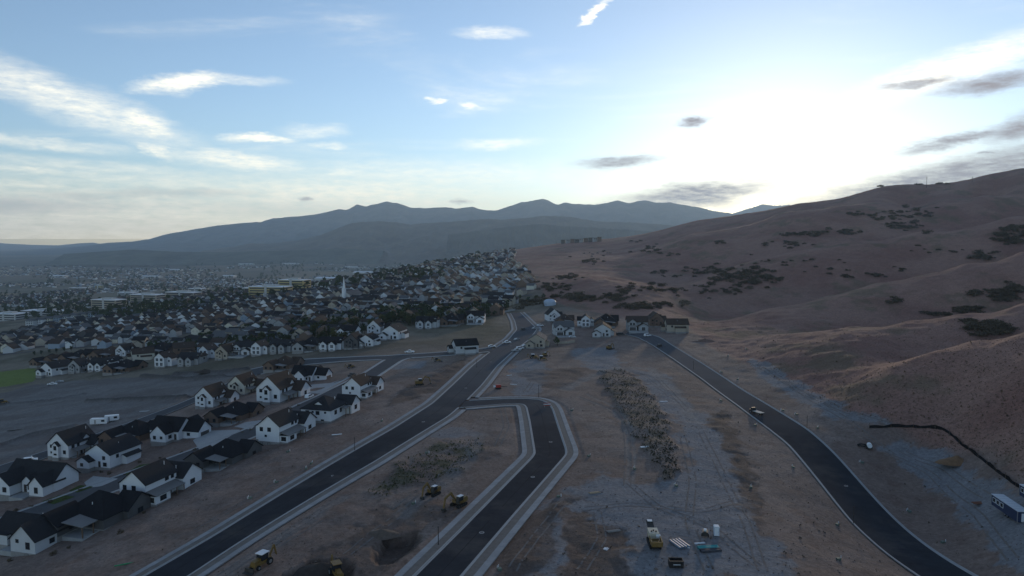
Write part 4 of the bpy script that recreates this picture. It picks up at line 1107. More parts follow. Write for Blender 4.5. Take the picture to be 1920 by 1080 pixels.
# farther ones read as one mass
def far_mass(items, name, label, seed):
    wm = list(WALLS); rm = list(ROOFS); V = []; F = []; FM = []
    r = random.Random(seed)
    for (x, y, z, ang, s, wl, rf) in items:
        w, d, h = r.uniform(4.5, 7) * s, r.uniform(5, 7.5) * s, r.uniform(3.2, 6.2) * s; p = r.uniform(.5, .75) * w
        c, sn = math.cos(-R(ang)), math.sin(-R(ang)); o = len(V)
        L = [(-w, -d, -2), (w, -d, -2), (w, d, -2), (-w, d, -2), (-w, -d, h), (w, -d, h), (w, d, h), (-w, d, h), (0, -d, h + p), (0, d, h + p),
             (-w - .5, -d - .4, h - .25), (w + .5, -d - .4, h - .25), (w + .5, d + .4, h - .25), (-w - .5, d + .4, h - .25), (0, -d - .4, h + p + .2), (0, d + .4, h + p + .2)]
        V += [(x + a * c - b * sn, y + a * sn + b * c, z + q) for a, b, q in L]
        fs = [(0, 1, 5, 8, 4), (1, 2, 6, 5), (2, 3, 7, 9, 6), (3, 0, 4, 7), (10, 14, 15, 13), (11, 12, 15, 14)]
        F += [tuple(o + i for i in f) for f in fs]
        FM += [wm.index(wl)] * 4 + [len(wm) + rm.index(rf)] * 2
    me = mesh_from(name, V, F, list(WALLS.values()) + list(ROOFS.values()), FM)
    tag(link(name, me), label, 'houses', kind='stuff')
if FAR: far_mass(FAR, 'distant_houses', 'countless small houses of the far neighbourhood', 5)
# valley suburbs, kilometres away
val = []
vr = random.Random(33)
for k in range(9000):
    px, py = vr.uniform(-40, 960), 470 + (vr.random() ** 1.3) * 105
    g = ground(px, py, GZ)
    rr = math.hypot(g.x, g.y)
    if rr < 1350 or rr > 7500: continue
    q = float(fbm(np.array(g.x / 420), np.array(g.y / 420), 3, 77))
    if q < .47: continue
    gx, gy = round(g.x / 24) * 24, round(g.y / 34) * 34
    if abs(pixel_of(gx, gy, zg(gx, gy))[1] - py) > 25: continue
    val.append((gx + vr.uniform(-3, 3), gy + vr.uniform(-3, 3), zg(gx, gy), vr.choice([10, 100, 190]) + vr.uniform(-5, 5), vr.uniform(.8, 1.3), vr.choice(far_wall), vr.choice(far_roof)))
far_mass(val, 'valley_houses', 'thousands of tiny houses across the valley floor', 6)
print('houses', len(HOUSES), 'far', len(FAR), 'valley', len(val))
# ------------------------------------------------------------------ plants
LEAF = [mat('dark green leaves', (.045, .062, .026), .9, .35, .6, rnd=.25, spec=.1), mat('olive leaves', (.075, .078, .032), .9, .35, .6, rnd=.25, spec=.1), mat('yellowing leaves', (.13, .115, .035), .9, .3, .6, rnd=.2, spec=.1)]
SCRUB = mat('scrub oak leaves', (.105, .082, .055), .95, .35, .5, rnd=.25, spec=.05)
SAGE = mat('dry sage stems', (.058, .052, .035), .95, .35, 1.5, rnd=.2, spec=.05)
BARK = mat('bark', (.075, .055, .042), .95, .3, 4)
def leaf_cloud(r, n, rx, rz, zc, size, lobes=7, flat=0.0, squash=1.0):
    """many small leaf faces gathered in uneven clumps"""
    L = []
    for _ in range(lobes):
        a = r.uniform(0, 6.283); q = r.random() ** .5 * .72
        L.append((rx * q * math.cos(a), rx * q * math.sin(a), zc + rz * r.uniform(-.75, .8), r.uniform(.28, .5)))
    V = []; F = []
    for _ in range(n):
        lx, ly, lz, lr = r.choice(L)
        d = Vector((r.gauss(0, 1), r.gauss(0, 1), r.gauss(0, 1))).normalized() * (r.random() ** .4)
        p = Vector((lx + d.x * lr * rx, ly + d.y * lr * rx, lz + d.z * lr * rz * 1.2))
        if p.z < flat: p.z = flat + r.random() * .2
        nn = Vector((r.gauss(0, 1), r.gauss(0, 1), r.gauss(.5, 1))).normalized()
        a = nn.orthogonal().normalized(); b = nn.cross(a); s = size * r.uniform(.6, 1.4); t = r.uniform(0, 3.14)
        a, b = a * math.cos(t) + b * math.sin(t), b * math.cos(t) - a * math.sin(t)
        o = len(V)
        V += [p - a * s, p + b * s * .55, p + a * s, p - b * s * .55]
        F.append((o, o + 1, o + 2, o + 3))
    return V, F
def tree_proto(k, seed):
    r = random.Random(seed); root = empty('tree')
    h = [5.5, 7.0, 6.2, 8.0][k]; rx = [2.3, 2.6, 1.3, 1.7][k]
    m = MB(); m.tube((0, 0, -.5), (.1, 0, h * .45), .20, .13, 7)
    for q in range(5):
        a = q * 1.3 + r.random(); m.tube((.1, 0, h * (.3 + .05 * q)), (rx * .6 * math.cos(a), rx * .6 * math.sin(a), h * (.55 + .07 * q)), .09, .03, 5)
    m.build('trunk', BARK, root)
    if k == 3:
        V, F = [], []
        for q in range(9):
            z = 1.0 + q * .78; rr = rx * (1 - q / 9.5)
            v, f = leaf_cloud(r, 55, rr, .5, z, .32, 6); o = len(V); V += v; F += [tuple(o + i for i in g) for g in f]
    else:
        V, F = leaf_cloud(r, 420, rx, h * .32, h * .64, .34, 9)
    link('crown', mesh_from('crown', V, F, [LEAF[[0, 1, 0, 0][k]]]), root)
    return root
TREES = [tree_proto(k, 40 + k) for k in range(4)]
TREEW = ['round dark green tree', 'broad olive tree', 'slim young green tree', 'dark conifer']
tr = random.Random(55); spots = []
for _ in range(6500):
    if tr.random() < .5: px, py = tr.uniform(-20, 745), tr.uniform(545, 660)
    else: px, py = tr.uniform(715, 1010), tr.uniform(488, 612)
    if not (inside(px, py, TOWN1) or inside(px, py, TOWN2)): continue
    g = ground(px, py, GZ)
    if any((g.x - h[0]) ** 2 + (g.y - h[1]) ** 2 < (h[2] - 1.5) ** 2 for h in HOUSES): continue
    spots.append((math.hypot(g.x, g.y), g.x, g.y, g.z))
for px, py in [(64 + 14 * i, 668 - 2 * i) for i in range(6)] + [(975, 562), (962, 566), (1020, 560), (1045, 648), (990, 566), (1005, 563), (950, 563)]:
    g = ground(px, py, GZ); spots.append((10 if px < 200 else 11, g.x, g.y, g.z))
spots.sort()
NT = 260
for k, (d, x, y, z) in enumerate(spots[:NT]):
    q = tr.choice([0, 0, 1, 1, 2, 3]); s = tr.uniform(.7, 1.25)
    if d < 12: q, s = (2, .9) if d == 10 else (0, 1.0)
    t = copy_tree(TREES[q]); t.name = 'tree'
    t.location = (x, y, z); t.rotation_euler = (0, 0, tr.uniform(0, 6.28)); t.scale = (s * 1.05, s * 1.05, s)
    where = 'in the row beside the tan meadow' if d == 10 else 'near the road bend and tank' if d == 11 else 'between houses on the shoulder' if pixel_of(x, y, z)[0] > 720 else 'between houses of the dense town'
    tag(t, f'{TREEW[q]} {where}', 'tree', f'{TREEW[q]}s {where}')
for t in TREES: drop_tree(t)
# the many more trees that read as one mass
V, F = [], []
mr_ = random.Random(9)
proto = [leaf_cloud(mr_, 36, 2.6, 2.6, 3.2, 1.0, 5) for _ in range(4)]
def add_mass(x, y, z, s):
    v, f = proto[mr_.randrange(4)]; o = len(V); c, sn = math.cos(x), math.sin(x)
    V.extend([(x + (p[0] * c - p[1] * sn) * s, y + (p[0] * sn + p[1] * c) * s, z + p[2] * s) for p in v]); F.extend([tuple(o + i for i in g) for g in f])
for (d, x, y, z) in spots[NT:NT + 500]: add_mass(x, y, z, mr_.uniform(.7, 1.35))
for k in range(2600):
    px, py = mr_.uniform(-30, 900), 472 + (mr_.random() ** 1.2) * 128
    g = ground(px, py, GZ); rr = math.hypot(g.x, g.y)
    if rr < 1100 or rr > 7000: continue
    if float(fbm(np.array(g.x / 300), np.array(g.y / 300), 3, 66)) < .47: continue
    add_mass(g.x, g.y, g.z, mr_.uniform(1.0, 2.4) * (1 + rr / 6000))
tag(link('distant_trees', mesh_from('distant_trees', V, F, [LEAF[0]])), 'dark trees scattered over the far town and valley', 'trees', kind='stuff')

# scrub on the hills: (x, y, spread x, spread y, count, size)
PATCH = [(1240, 515, 30, 10, 7, 4), (1290, 508, 60, 6, 9, 4), (1335, 512, 40, 12, 16, 5), (1400, 520, 55, 18, 34, 5.5), (1375, 545, 30, 8, 8, 4), (1215, 545, 70, 10, 16, 4.5), (1150, 560, 50, 8, 14, 4.5),
 (1080, 560, 45, 9, 18, 4.5), (1040, 540, 45, 12, 18, 4.5), (1060, 520, 40, 6, 9, 4), (1110, 490, 25, 6, 9, 4.5), (1215, 465, 25, 12, 12, 5), (1255, 478, 14, 4, 4, 4), (1190, 575, 40, 6, 10, 4), (1235, 572, 40, 5, 8, 4), (1000, 568, 40, 8, 16, 4.5),
 (1345, 455, 20, 3, 4, 5), (1500, 440, 60, 5, 14, 6), (1585, 436, 30, 6, 10, 6), (1480, 458, 50, 6, 10, 5), (1660, 405, 30, 8, 10, 6), (1700, 425, 40, 8, 14, 6), (1720, 400, 60, 10, 14, 6), (1610, 402, 25, 3, 5, 6),
 (1590, 520, 10, 6, 3, 4), (1650, 515, 20, 6, 5, 4), (1688, 505, 10, 5, 3, 4), (1678, 565, 14, 4, 4, 3.5), (1830, 553, 10, 4, 3, 4), (1885, 553, 32, 18, 24, 4.5), (1815, 582, 40, 6, 12, 3.5), (1750, 590, 30, 5, 7, 3), (1850, 615, 45, 14, 26, 4),
 (1895, 450, 30, 10, 14, 6), (1850, 480, 30, 8, 9, 5), (1900, 430, 25, 6, 8, 6), (1655, 350, 8, 1, 2, 6), (1720, 347, 10, 1, 3, 6), (1770, 345, 12, 1, 4, 6), (1450, 490, 60, 12, 8, 3), (1560, 500, 80, 14, 6, 3), (1760, 470, 90, 12, 6, 3.5), (1130, 475, 60, 8, 8, 4), (1310, 545, 60, 14, 10, 3.5)]
def bush_mesh(seed):
    r = random.Random(seed); V, F = leaf_cloud(r, 380, 1.15, .5, .38, .12, 13, -.05)
    return mesh_from('scrub_bush', V, F, [SCRUB])
BM = [bush_mesh(60 + k) for k in range(5)]
br = random.Random(77); bl = []
for (px, py, sx, sy, n, s) in PATCH:
    for _ in range(int(n * 1.6)):
        x, y = br.gauss(px, sx * .5), br.gauss(py, sy * .5)
        g = ground(x, y, GZ)
        if g.y > 3000 or zs(g.x, g.y) > 400: continue
        q = s * br.uniform(.45, 1.15); bl.append((q / math.hypot(g.x, g.y), g, q))
bl.sort(key=lambda t: -t[0])
def hill_where(g):
    px, py = pixel_of(g.x, g.y, g.z)
    a = 'on the far upper slope' if g.y > 1250 else 'on the fourth spur' if g.y > 760 else 'on the third spur' if g.y > 500 else 'on the second spur' if g.y > 350 else 'on the nearest spur'
    b = 'near the domed tank' if px < 1130 else 'above the brown roofs' if px < 1290 else 'left of the sun' if px < 1440 else 'below the sun' if px < 1620 else 'below the skyline pole' if px < 1790 else 'at the right edge'
    return a + ' ' + b
V, F = [], []
for k, (_, g, s) in enumerate(bl):
    if k < 300:
        o = link('scrub_bush', BM[br.randrange(5)], None, (g.x, g.y, g.z - .1), br.uniform(0, 6.28))
        o.scale = (s * br.uniform(.9, 1.5), s * br.uniform(.9, 1.5), s * br.uniform(.7, 1.0))
        w = hill_where(g)
        tag(o, f'dark scrub bush {w}', 'bush', f'dark scrub bushes {w}')
    else:
        m = BM[br.randrange(5)]; b = len(V)
        V += [(g.x + v.co.x * s * 1.2, g.y + v.co.y * s * 1.2, g.z + v.co.z * s * .85) for v in m.vertices]; F += [tuple(b + i for i in p.vertices) for p in m.polygons]
if V: tag(link('far_scrub', mesh_from('far_scrub', V, F, [SCRUB])), 'remaining dark scrub on the far hillside', 'scrub', kind='stuff')
# dry weeds, sage and clods on the site: too many to count
def scatter(name, label, cat, n, region, meshes, smin, smax, m, seed, mask=None, thr=.5, gz=True):
    r = random.Random(seed); V, F = [], []
    for _ in range(n):
        px, py = r.uniform(*region[:2]), r.uniform(*region[2:])
        g = ground(px, py, GZ)
        if mask is not None and float(_lookup(mask, g.x, g.y)[0]) < thr * r.uniform(.5, 1.5): continue
        if float(_lookup(DROAD, g.x, g.y)[0]) < .4: continue
        if any(abs(g.x - h[0]) < 12 and abs(g.y - h[1]) < 12 for h in HOUSES[:18]): continue
        v, f = meshes[r.randrange(len(meshes))]; s = r.uniform(smin, smax) * (1 + (r.random() < .06)); a = r.uniform(0, 6.28); c, sn = math.cos(a) * s, math.sin(a) * s; b = len(V)
        V += [(g.x + p[0] * c - p[1] * sn, g.y + p[0] * sn + p[1] * c, g.z + p[2] * s) for p in v]; F += [tuple(b + i for i in q) for q in f]
    if V: tag(link(name, mesh_from(name, V, F, [m])), label, cat, kind='stuff')
wr = random.Random(3)
WEEDS = [leaf_cloud(wr, 26, .5, .35, .3, .22, 4, 0) for _ in range(5)]
def clod(r):
    b = MB().box(-.5, .5, -.5, .5, -.3, .4); v = [(x * r.uniform(.6, 1.1), y * r.uniform(.6, 1.1), z * r.uniform(.5, 1.1)) for x, y, z in b.v]
    return v, b.f
CLODS = [clod(wr) for _ in range(6)]
scatter('sage_weeds', 'low dark sage and weeds on the brushy mound', 'weeds', 5200, (1110, 1290, 685, 905), WEEDS, .18, .62, SAGE, 12, MOUND, .4)
scatter('green_weeds', 'green weeds on the lot between the two roads', 'weeds', 3800, (640, 920, 815, 960), WEEDS, .14, .5, LEAF[1], 14, WEED1, .4)
scatter('dry_weeds', 'sparse dry weeds over the bare lots', 'weeds', 1500, (300, 1920, 640, 1080), WEEDS, .15, .4, mat('bleached weeds', (.125, .10, .078), .95, .3, 1, spec=.05), 15)
scatter('hill_grass', 'dry grass tufts on the lower hillside', 'grass', 7000, (1300, 1920, 600, 900), WEEDS, .15, .5, mat('straw', (.185, .128, .085), .95, .3, 1, spec=.05), 17, HILL, .4)
scatter('clods', 'earth clods and stones over the graded site', 'stones', 4200, (0, 1920, 660, 1085), CLODS, .08, .3, mat('clod earth', (.15, .118, .098), .95, .3, 1, spec=.05), 16)

# ------------------------------------------------------------------ vehicles
PAINT = {'white': mat('white car paint', (.72, .73, .74), .35, .03, 1, spec=.5), 'black': mat('black car paint', (.02, .02, .022), .6, .03, 1, spec=.5), 'silver': mat('silver car paint', (.38, .39, .40), .35, .03, 1, spec=.5),
         'red': mat('red paint', (.36, .03, .02), .45, .08, 1, spec=.4), 'yellow': mat('yellow machine paint', (.19, .115, .032), .55, .15, 1.5, spec=.3), 'blue': mat('navy blue panel', (.022, .036, .085), .55, .06, 1, spec=.3)}
TYRE = mat('black rubber', (.018, .018, .018), .9, .1, 3, spec=.2)
STEEL = mat('worn dark steel', (.06, .055, .05), .6, .25, 2, metal=.4)
HUB = mat('wheel metal', (.35, .35, .36), .4, .1, 2, metal=.6)
LAMP = mat('lamp lens', (.55, .54, .5), .2, .02, 1)
def wheel(root, x, y, r, w=.24):
    t = MB().tube((x - w / 2, y, r), (x + w / 2, y, r), r, r, 14).build('wheel', TYRE, root)
    MB().tube((x - w / 2 - .01, y, r), (x + w / 2 + .01, y, r), r * .55, r * .55, 10).build('rim', HUB, t)
def car_proto(kind):
    root = empty('car'); P = PAINT['white']
    if kind == 'suv': L, W, prof, gl = 4.8, 1.9, [(-2.4, .35), (2.4, .35), (2.4, .85), (2.2, 1.02), (1.2, 1.1), (.45, 1.72), (-2.1, 1.75), (-2.35, 1.1)], [(1.05, 1.12), (.42, 1.66), (-2.0, 1.66), (-2.2, 1.12)]
    elif kind == 'sedan': L, W, prof, gl = 4.7, 1.8, [(-2.35, .32), (2.35, .32), (2.35, .72), (2.1, .88), (1.1, .95), (.3, 1.42), (-1.2, 1.42), (-1.75, 1.0), (-2.3, .92)], [(.98, .97), (.28, 1.37), (-1.15, 1.37), (-1.62, 1.0)]
    elif kind == 'van': L, W, prof, gl = 5.6, 2.0, [(-2.8, .35), (2.8, .35), (2.8, 1.0), (2.1, 1.25), (1.5, 2.1), (-2.75, 2.15)], [(1.98, 1.28), (1.46, 2.0), (-1.6, 2.0), (-1.6, 1.28)]
    else: L, W, prof, gl = 5.7, 1.95, [(-2.85, .5), (2.85, .5), (2.85, 1.0), (2.6, 1.12), (1.4, 1.18), (.8, 1.8), (-.7, 1.82), (-.85, 1.15), (-2.85, 1.12)], [(1.28, 1.2), (.78, 1.74), (-.62, 1.74), (-.72, 1.2)]
    me = MB().prism(prof, -W / 2, W / 2, 'x').build('body', P, root)
    MB().prism(gl, -W / 2 - .012, W / 2 + .012, 'x').build('side_window', GLASS, root)
    a, b = gl[0], gl[1]
    MB().add([(-W / 2 + .12, a[0] + .10, a[1] + .03), (W / 2 - .12, a[0] + .10, a[1] + .03), (W / 2 - .15, b[0] + .08, b[1]), (-W / 2 + .15, b[0] + .08, b[1])], [(0, 1, 2, 3)]).build('windscreen', GLASS, root)
    if kind == 'pickup': MB().box(-W / 2 + .12, W / 2 - .12, -2.75, -.95, 1.1, 1.135).build('bed_floor', STEEL, root)
    for sx in (-1, 1):
        for y in (-L * .31, L * .31): wheel(root, sx * (W / 2 - .1), y, .36)
        MB().box(sx * W * .36 - .18, sx * W * .36 + .18, L / 2 - .03, L / 2 + .02, .7, .84).build('headlight', LAMP, root)
    return root
CARS = {k: car_proto(k) for k in ('suv', 'sedan', 'van', 'pickup')}
def car_at(px, py, kind, ang, col, label, group='cars parked near the houses', dz=.07):
    p = ground(px, py); r = copy_tree(CARS[kind]); r.name = {'suv': 'parked_car', 'sedan': 'parked_car', 'van': 'van', 'pickup': 'pickup_truck'}[kind]
    r.location = (p.x, p.y, zs(p.x, p.y) + dz); r.rotation_euler = (0, 0, -R(ang))
    for c in r.children:
        if c.name.startswith('body'): c.material_slots[0].link = 'OBJECT'; c.material_slots[0].material = PAINT[col]
    return tag(r, label, {'van': 'van', 'pickup': 'truck'}.get(kind, 'car'), group)
for a in [(975, 655, 'suv', 62, 'white', 'white car at the kerb in front of the tan junction house'), (985, 650, 'sedan', 62, 'white', 'second white car parked just beyond the first at the junction'),
          (968, 659, 'pickup', 55, 'silver', 'silver pickup nearest the junction kerb'), (1163, 629, 'van', 80, 'black', 'dark van beside the plain grey gable'), (1214, 631, 'suv', 70, 'white', 'white car on the drive of the hillside garage house'),
          (1237, 650, 'suv', 25, 'black', 'black car standing on the hillside road'), (1073, 633, 'sedan', 80, 'white', 'white car in front of the pale grey garage house'), (1013, 612, 'suv', 70, 'white', 'white car on the drive near the road bend'), (1003, 617, 'sedan', 60, 'silver', 'silver car beside the kerb at the road bend'),
          (981, 619, 'suv', 20, 'black', 'black car driving round the road bend'), (950, 644, 'pickup', 75, 'white', 'white pickup waiting in the junction'), (922, 651, 'sedan', 80, 'white', 'white car on the cross street by the main road'), (969, 638, 'sedan', 40, 'silver', 'silver car in the middle of the junction'),
          (768, 662, 'pickup', 85, 'white', 'white pickup on the cross street left of the lone house'), (580, 746, 'suv', 15, 'white', 'white car at the kerb by the tallest white gable'), (57, 866, 'suv', 60, 'white', 'white car parked at the end of the lane behind the houses'),
          (98, 722, 'pickup', 70, 'white', 'white pickup below the lawn side house'), (112, 717, 'sedan', 70, 'silver', 'silver car on the drive below the lawn side house'), (895, 607, 'suv', 20, 'silver', 'silver car on the drive near the upper garages'), (660, 706, 'pickup', 15, 'black', 'black pickup parked on the house street')]:
    car_at(*a)
for o in CARS.values(): drop_tree(o)

# ------------------------------------------------------------------ machines
def at_px(px, py, name, ang, label, cat, group=None, dz=0.0, G=None):
    p = ground(px, py, GZ if G is None else G)
    r = empty(name, (p.x, p.y, p.z + dz), -R(ang)); return tag(r, label, cat, group)
YEL = PAINT['yellow']
def excavator(px, py, ang, label, s=1.0, reach=1.0, pale=True):
    r = at_px(px, py, 'excavator', ang, label, 'excavator', 'digging machines on the site'); r.scale = (s, s, s)
    for sx in (-1, 1):
        t = MB().prism([(-1.9, .25), (-1.5, 0), (1.5, 0), (1.9, .25), (1.9, .6), (1.5, .85), (-1.5, .85), (-1.9, .6)], sx * 1.1 - .28, sx * 1.1 + .28, 'x').build('track', TYRE, r)
        for k in range(4): MB().tube((sx * 1.1 - .3, -1.2 + .8 * k, .42), (sx * 1.1 + .3, -1.2 + .8 * k, .42), .24, .24, 10).build('roller', STEEL, t)
    MB().box(-1.25, 1.25, -2.1, 1.1, .95, 1.9).prism([(-2.1, 1.9), (-.4, 1.9), (-.4, 2.2), (-1.9, 2.25)], -1.2, .2, 'x').build('engine_housing', YEL, r)
    c = MB().prism([(-.5, 1.0), (1.35, 1.0), (1.35, 1.9), (1.0, 2.8), (-.5, 2.8)], -1.25, -.25, 'x').build('cab', STEEL, r)
    MB().box(-1.3, -.2, -.55, 1.05, 2.8, 2.9).build('cab_roof', TRIM if pale else YEL, c); MB().prism([(-.3, 1.7), (1.2, 1.7), (.95, 2.7), (-.3, 2.7)], -1.27, -.23, 'x').build('cab_window', GLASS, c)
    k = reach
    MB().prism([(.6, 1.5), (1.0, 1.3), (2.6 * k, 3.7), (4.4 * k, 3.1), (4.3 * k, 3.5), (2.4 * k, 4.3)], .0, .42, 'x').build('boom', YEL, r)
    st = MB().prism([(4.1 * k, 3.7), (4.6 * k, 3.4), (5.2 * k, .8), (4.95 * k, .8)], .05, .37, 'x').build('dipper_arm', YEL, r)
    MB().prism([(4.8 * k, .9), (5.5 * k, .85), (5.5 * k, .3), (5.0 * k, -.05), (4.5 * k, .1), (4.6 * k, .5)], -.25, .68, 'x').build('bucket', STEEL, r)
    MB().tube((.2, 1.2, 1.7), (.2, 2.6 * k, 3.3), .09, .07, 6).build('hydraulic_ram', HUB, r)
    return r
def loader(px, py, ang, label, s=1.0, roof=TRIM):
    r = at_px(px, py, 'backhoe_loader', ang, label, 'loader', 'digging machines on the site'); r.scale = (s, s, s)
    MB().box(-.7, .7, -2.2, 2.3, .7, 1.4).prism([(.5, 1.4), (2.3, 1.4), (2.25, 1.75), (.5, 1.95)], -.5, .5, 'x').build('chassis', YEL, r)
    c = MB().box(-.75, .75, -1.2, .5, 1.4, 2.75).build('cab', GLASS, r); MB().box(-.9, .9, -1.4, .7, 2.75, 2.88).build('cab_roof', roof, c)
    for sx in (-1, 1):
        for x, y, q in ((sx * .95, -1.4, .75), (sx * .9, 1.6, .5)): wheel(r, x, y, q, .4)
        MB().prism([(.4, 1.5), (.6, 1.3), (3.2, .4), (3.2, .65)], sx * .65 - .08, sx * .65 + .08, 'x').build('loader_arm', YEL, r)
    MB().prism([(3.0, .9), (3.1, .05), (4.0, .02), (4.0, .12), (3.3, .2), (3.2, .9)], -1.15, 1.15, 'x').build('bucket', STEEL, r)
    MB().prism([(-2.2, .9), (-2.2, 1.3), (-3.4, 3.2), (-3.7, 3.0)], -.15, .15, 'x').build('boom', YEL, r); MB().prism([(-3.35, 3.25), (-3.75, 3.1), (-4.3, .9), (-4.05, .9)], -.12, .12, 'x').build('dipper_arm', YEL, r)
    return r
excavator(860, 948, 218, 'yellow excavator with boom reaching toward the pit beside the branch road', 1.0, 1.05)
excavator(812, 928, 212, 'yellow excavator with pale cab roof farther back on the weedy lot', .95, .9)
loader(490, 1062, 205, 'yellow loader with white cab roof near the bottom of the main road', 1.05)
loader(632, 1082, 150, 'yellow loader cut by the bottom edge beside dark soil', 1.05, YEL)
excavator(787, 722, 75, 'yellow excavator with arm raised on the bare lot by the main road', 1.0, 1.0)
loader(820, 678, 100, 'small orange loader left of the lone pale house', .8, YEL)
excavator(1143, 655, 60, 'dark excavator on the gravel pad below the hill houses', .9, .7, False)
loader(1000, 672, 80, 'tan loader in the equipment cluster near the junction', .9); loader(1016, 675, 95, 'second pale roofed loader in the equipment cluster', .9)
excavator(1022, 668, 90, 'excavator at the back of the equipment cluster', .8, .7)
loader(657, 690, 60, 'loader on the bare lot past the house street', .8, YEL); loader(5, 757, 60, 'dark loader at the left edge of the dirt field', 1.0, YEL)
# tracked screening machine seen from behind
r = at_px(1226, 1022, 'screening_machine', 2, 'long yellow and white tracked machine standing on the gravel', 'machine')
for sx in (-1, 1): MB().prism([(-2.6, .3), (-2.2, 0), (2.2, 0), (2.6, .3), (2.6, .65), (2.2, .95), (-2.2, .95), (-2.6, .65)], sx * 1.0 - .25, sx * 1.0 + .25, 'x').build('track', TYRE, r)
MB().box(-.9, .9, -3.2, 3.6, .95, 1.7).build('chassis', YEL, r)
MB().box(-1.1, 1.1, -.6, 2.6, 1.7, 2.9).build('engine_deck', mat('dusty cream panel', (.50, .46, .36), .7, .2, 1.5), r)
for k in range(3): MB().tube((-.5 + .5 * k, .4 + .5 * (k % 2), 2.9), (-.5 + .5 * k, .4 + .5 * (k % 2), 3.15), .17, .17, 8).build('exhaust', STEEL, r)
h = MB()
for sx in (-1, 1): h.prism([(-4.2, 1.5), (-1.2, 1.5), (-1.0, 2.6), (-4.4, 2.6)], sx * 1.15 - .08, sx * 1.15 + .08, 'x')
h.prism([(-1.07, 1.5), (1.07, 1.5), (1.07, 2.6), (-1.07, 2.6)], -4.35, -4.2, 'y'); h.box(-1.07, 1.07, -4.2, -1.2, 1.5, 1.6); h.build('hopper', YEL, r)
MB().box(.3, 1.25, -1.1, -.5, 2.2, 2.7).build('control_box', TRIM, r)
cv = MB().prism([(2.4, 1.5), (2.4, 1.9), (6.4, 3.1), (6.4, 2.8)], -.75, .75, 'x').build('conveyor', STEEL, r); MB().box(-.55, .55, 5.6, 6.5, 3.05, 3.2).build('discharge_lip', TRIM, cv)
# dumpster
r = at_px(1267, 1062, 'dumpster', 2, 'open black steel dumpster below the yellow tracked machine', 'dumpster')
m = MB(); w, d, hh = 1.45, .95, 1.5
m.box(-w, w, -d, -d + .08, .1, hh).box(-w, w, d - .08, d, .1, hh).box(-w, -w + .08, -d + .08, d - .08, .1, hh).box(w - .08, w, -d + .08, d - .08, .1, hh).box(-w + .08, w - .08, -d + .08, d - .08, .1, .2); m.build('bin', mat('black dumpster paint', (.022, .02, .02), .6, .2, 2), r)
for k in range(5): MB().box(-w + .2 + k * .62, -w + .3 + k * .62, -d - .06, -d, .1, hh).build('rib', STEEL, r)
MB().box(-.7, .75, -d - .075, -d - .06, .75, .88).build('pale_stripe', TRIM, r); MB().box(-w - .05, w + .05, -d - .08, -d + .1, hh, hh + .1).build('rim', STEEL, r)
# pipes
PIPE = mat('grey blue plastic pipe', (.20, .26, .34), .5, .1, 1); TEAL = mat('teal plastic pipe', (.05, .30, .29), .5, .1, 1); DPIPE = mat('dark pipe', (.06, .06, .07), .6, .1, 1)
def pipe(px, py, off, ang, L, rad, m, label, group, z=0):
    p = ground(px, py, GZ); a = R(ang); dx, dy = math.cos(a), -math.sin(a)
    o = MB(); n = 12; V = []; F = []
    for q, rr in ((0, rad), (1, rad), (1, rad * .85), (0, rad * .85)):
        for i in range(n): t = 6.2832 * i / n; V.append((rr * math.cos(t), (q - .5) * L, rr * math.sin(t)))
    for s in range(4):
        for i in range(n): F.append((s * n + i, s * n + (i + 1) % n, ((s + 1) % 4) * n + (i + 1) % n, ((s + 1) % 4) * n + i))
    o.add(V, F).build('pipe', m, None, (p.x + dx * off, p.y + dy * off, p.z + rad + z), -a)
    tag(bpy.context.scene.objects[-1] if False else COL.objects[-1], label, 'pipe', group)
for k in range(4): pipe(1274, 1022, (k - 1.5) * .75, 340, 4.2, .30, PIPE, ['leftmost', 'second', 'third', 'rightmost'][k] + ' of four grey blue pipes beside the tracked machine', 'grey blue pipes')
for k in range(4): pipe(1330, 1031, (k - 1.5) * .72, 84, 4.6, .28, TEAL if k in (0, 1) else DPIPE, ['nearest dark', 'second dark', 'second teal', 'farthest teal'][3 - k] + ' pipe in the stack below the portable toilet', 'stacked pipes')
# portable toilet
r = at_px(1343, 1004, 'portable_toilet', 8, 'pale grey portable toilet on the gravel', 'toilet')
PT = mat('pale plastic', (.50, .55, .62), .6, .05, 1)
MB().box(-.58, .58, -.58, .58, .1, 2.1).build('cabin', PT, r); MB().prism([(-.64, 2.1), (.64, 2.1), (.45, 2.32), (-.45, 2.32)], -.64, .64, 'y').build('roof', TRIM, r)
d = MB().box(-.42, .42, -.62, -.58, .18, 1.98).build('door', TRIM, r); MB().box(.28, .34, -.66, -.62, 1.0, 1.15).build('handle', STEEL, d); MB().box(-.62, .62, -.62, .62, 0, .1).build('skid', STEEL, r)
def boards(px, py, ang, L, W, n, m, label, name='lumber_stack', cat='boards', group=None):
    r = at_px(px, py, name, ang, label, cat, group)
    for k in range(n): MB().box(-W / 2 + k * W / n, -W / 2 + (k + .92) * W / n, -L / 2 + rng.uniform(-.15, .15), L / 2 + rng.uniform(-.15, .15), 0, .14 + .05 * (k % 3)).build('board', m, r)
    return r
boards(1312, 1019, 80, 2.4, .6, 4, TRIM, 'white boards lying between the pipes and the toilet'); boards(1290, 1026, 20, 1.0, .9, 3, TRIM, 'small white crate like stack between the two pipe stacks')
boards(1150, 996, 75, 3.2, 1.0, 5, mat('weathered boards', (.27, .25, .23), .9, .2, 2), 'weathered boards on dark soil left of the tracked machine'); boards(1136, 1030, 30, 1.2, 1.0, 4, TRIM, 'small pale heap of sheets on the dark soil')
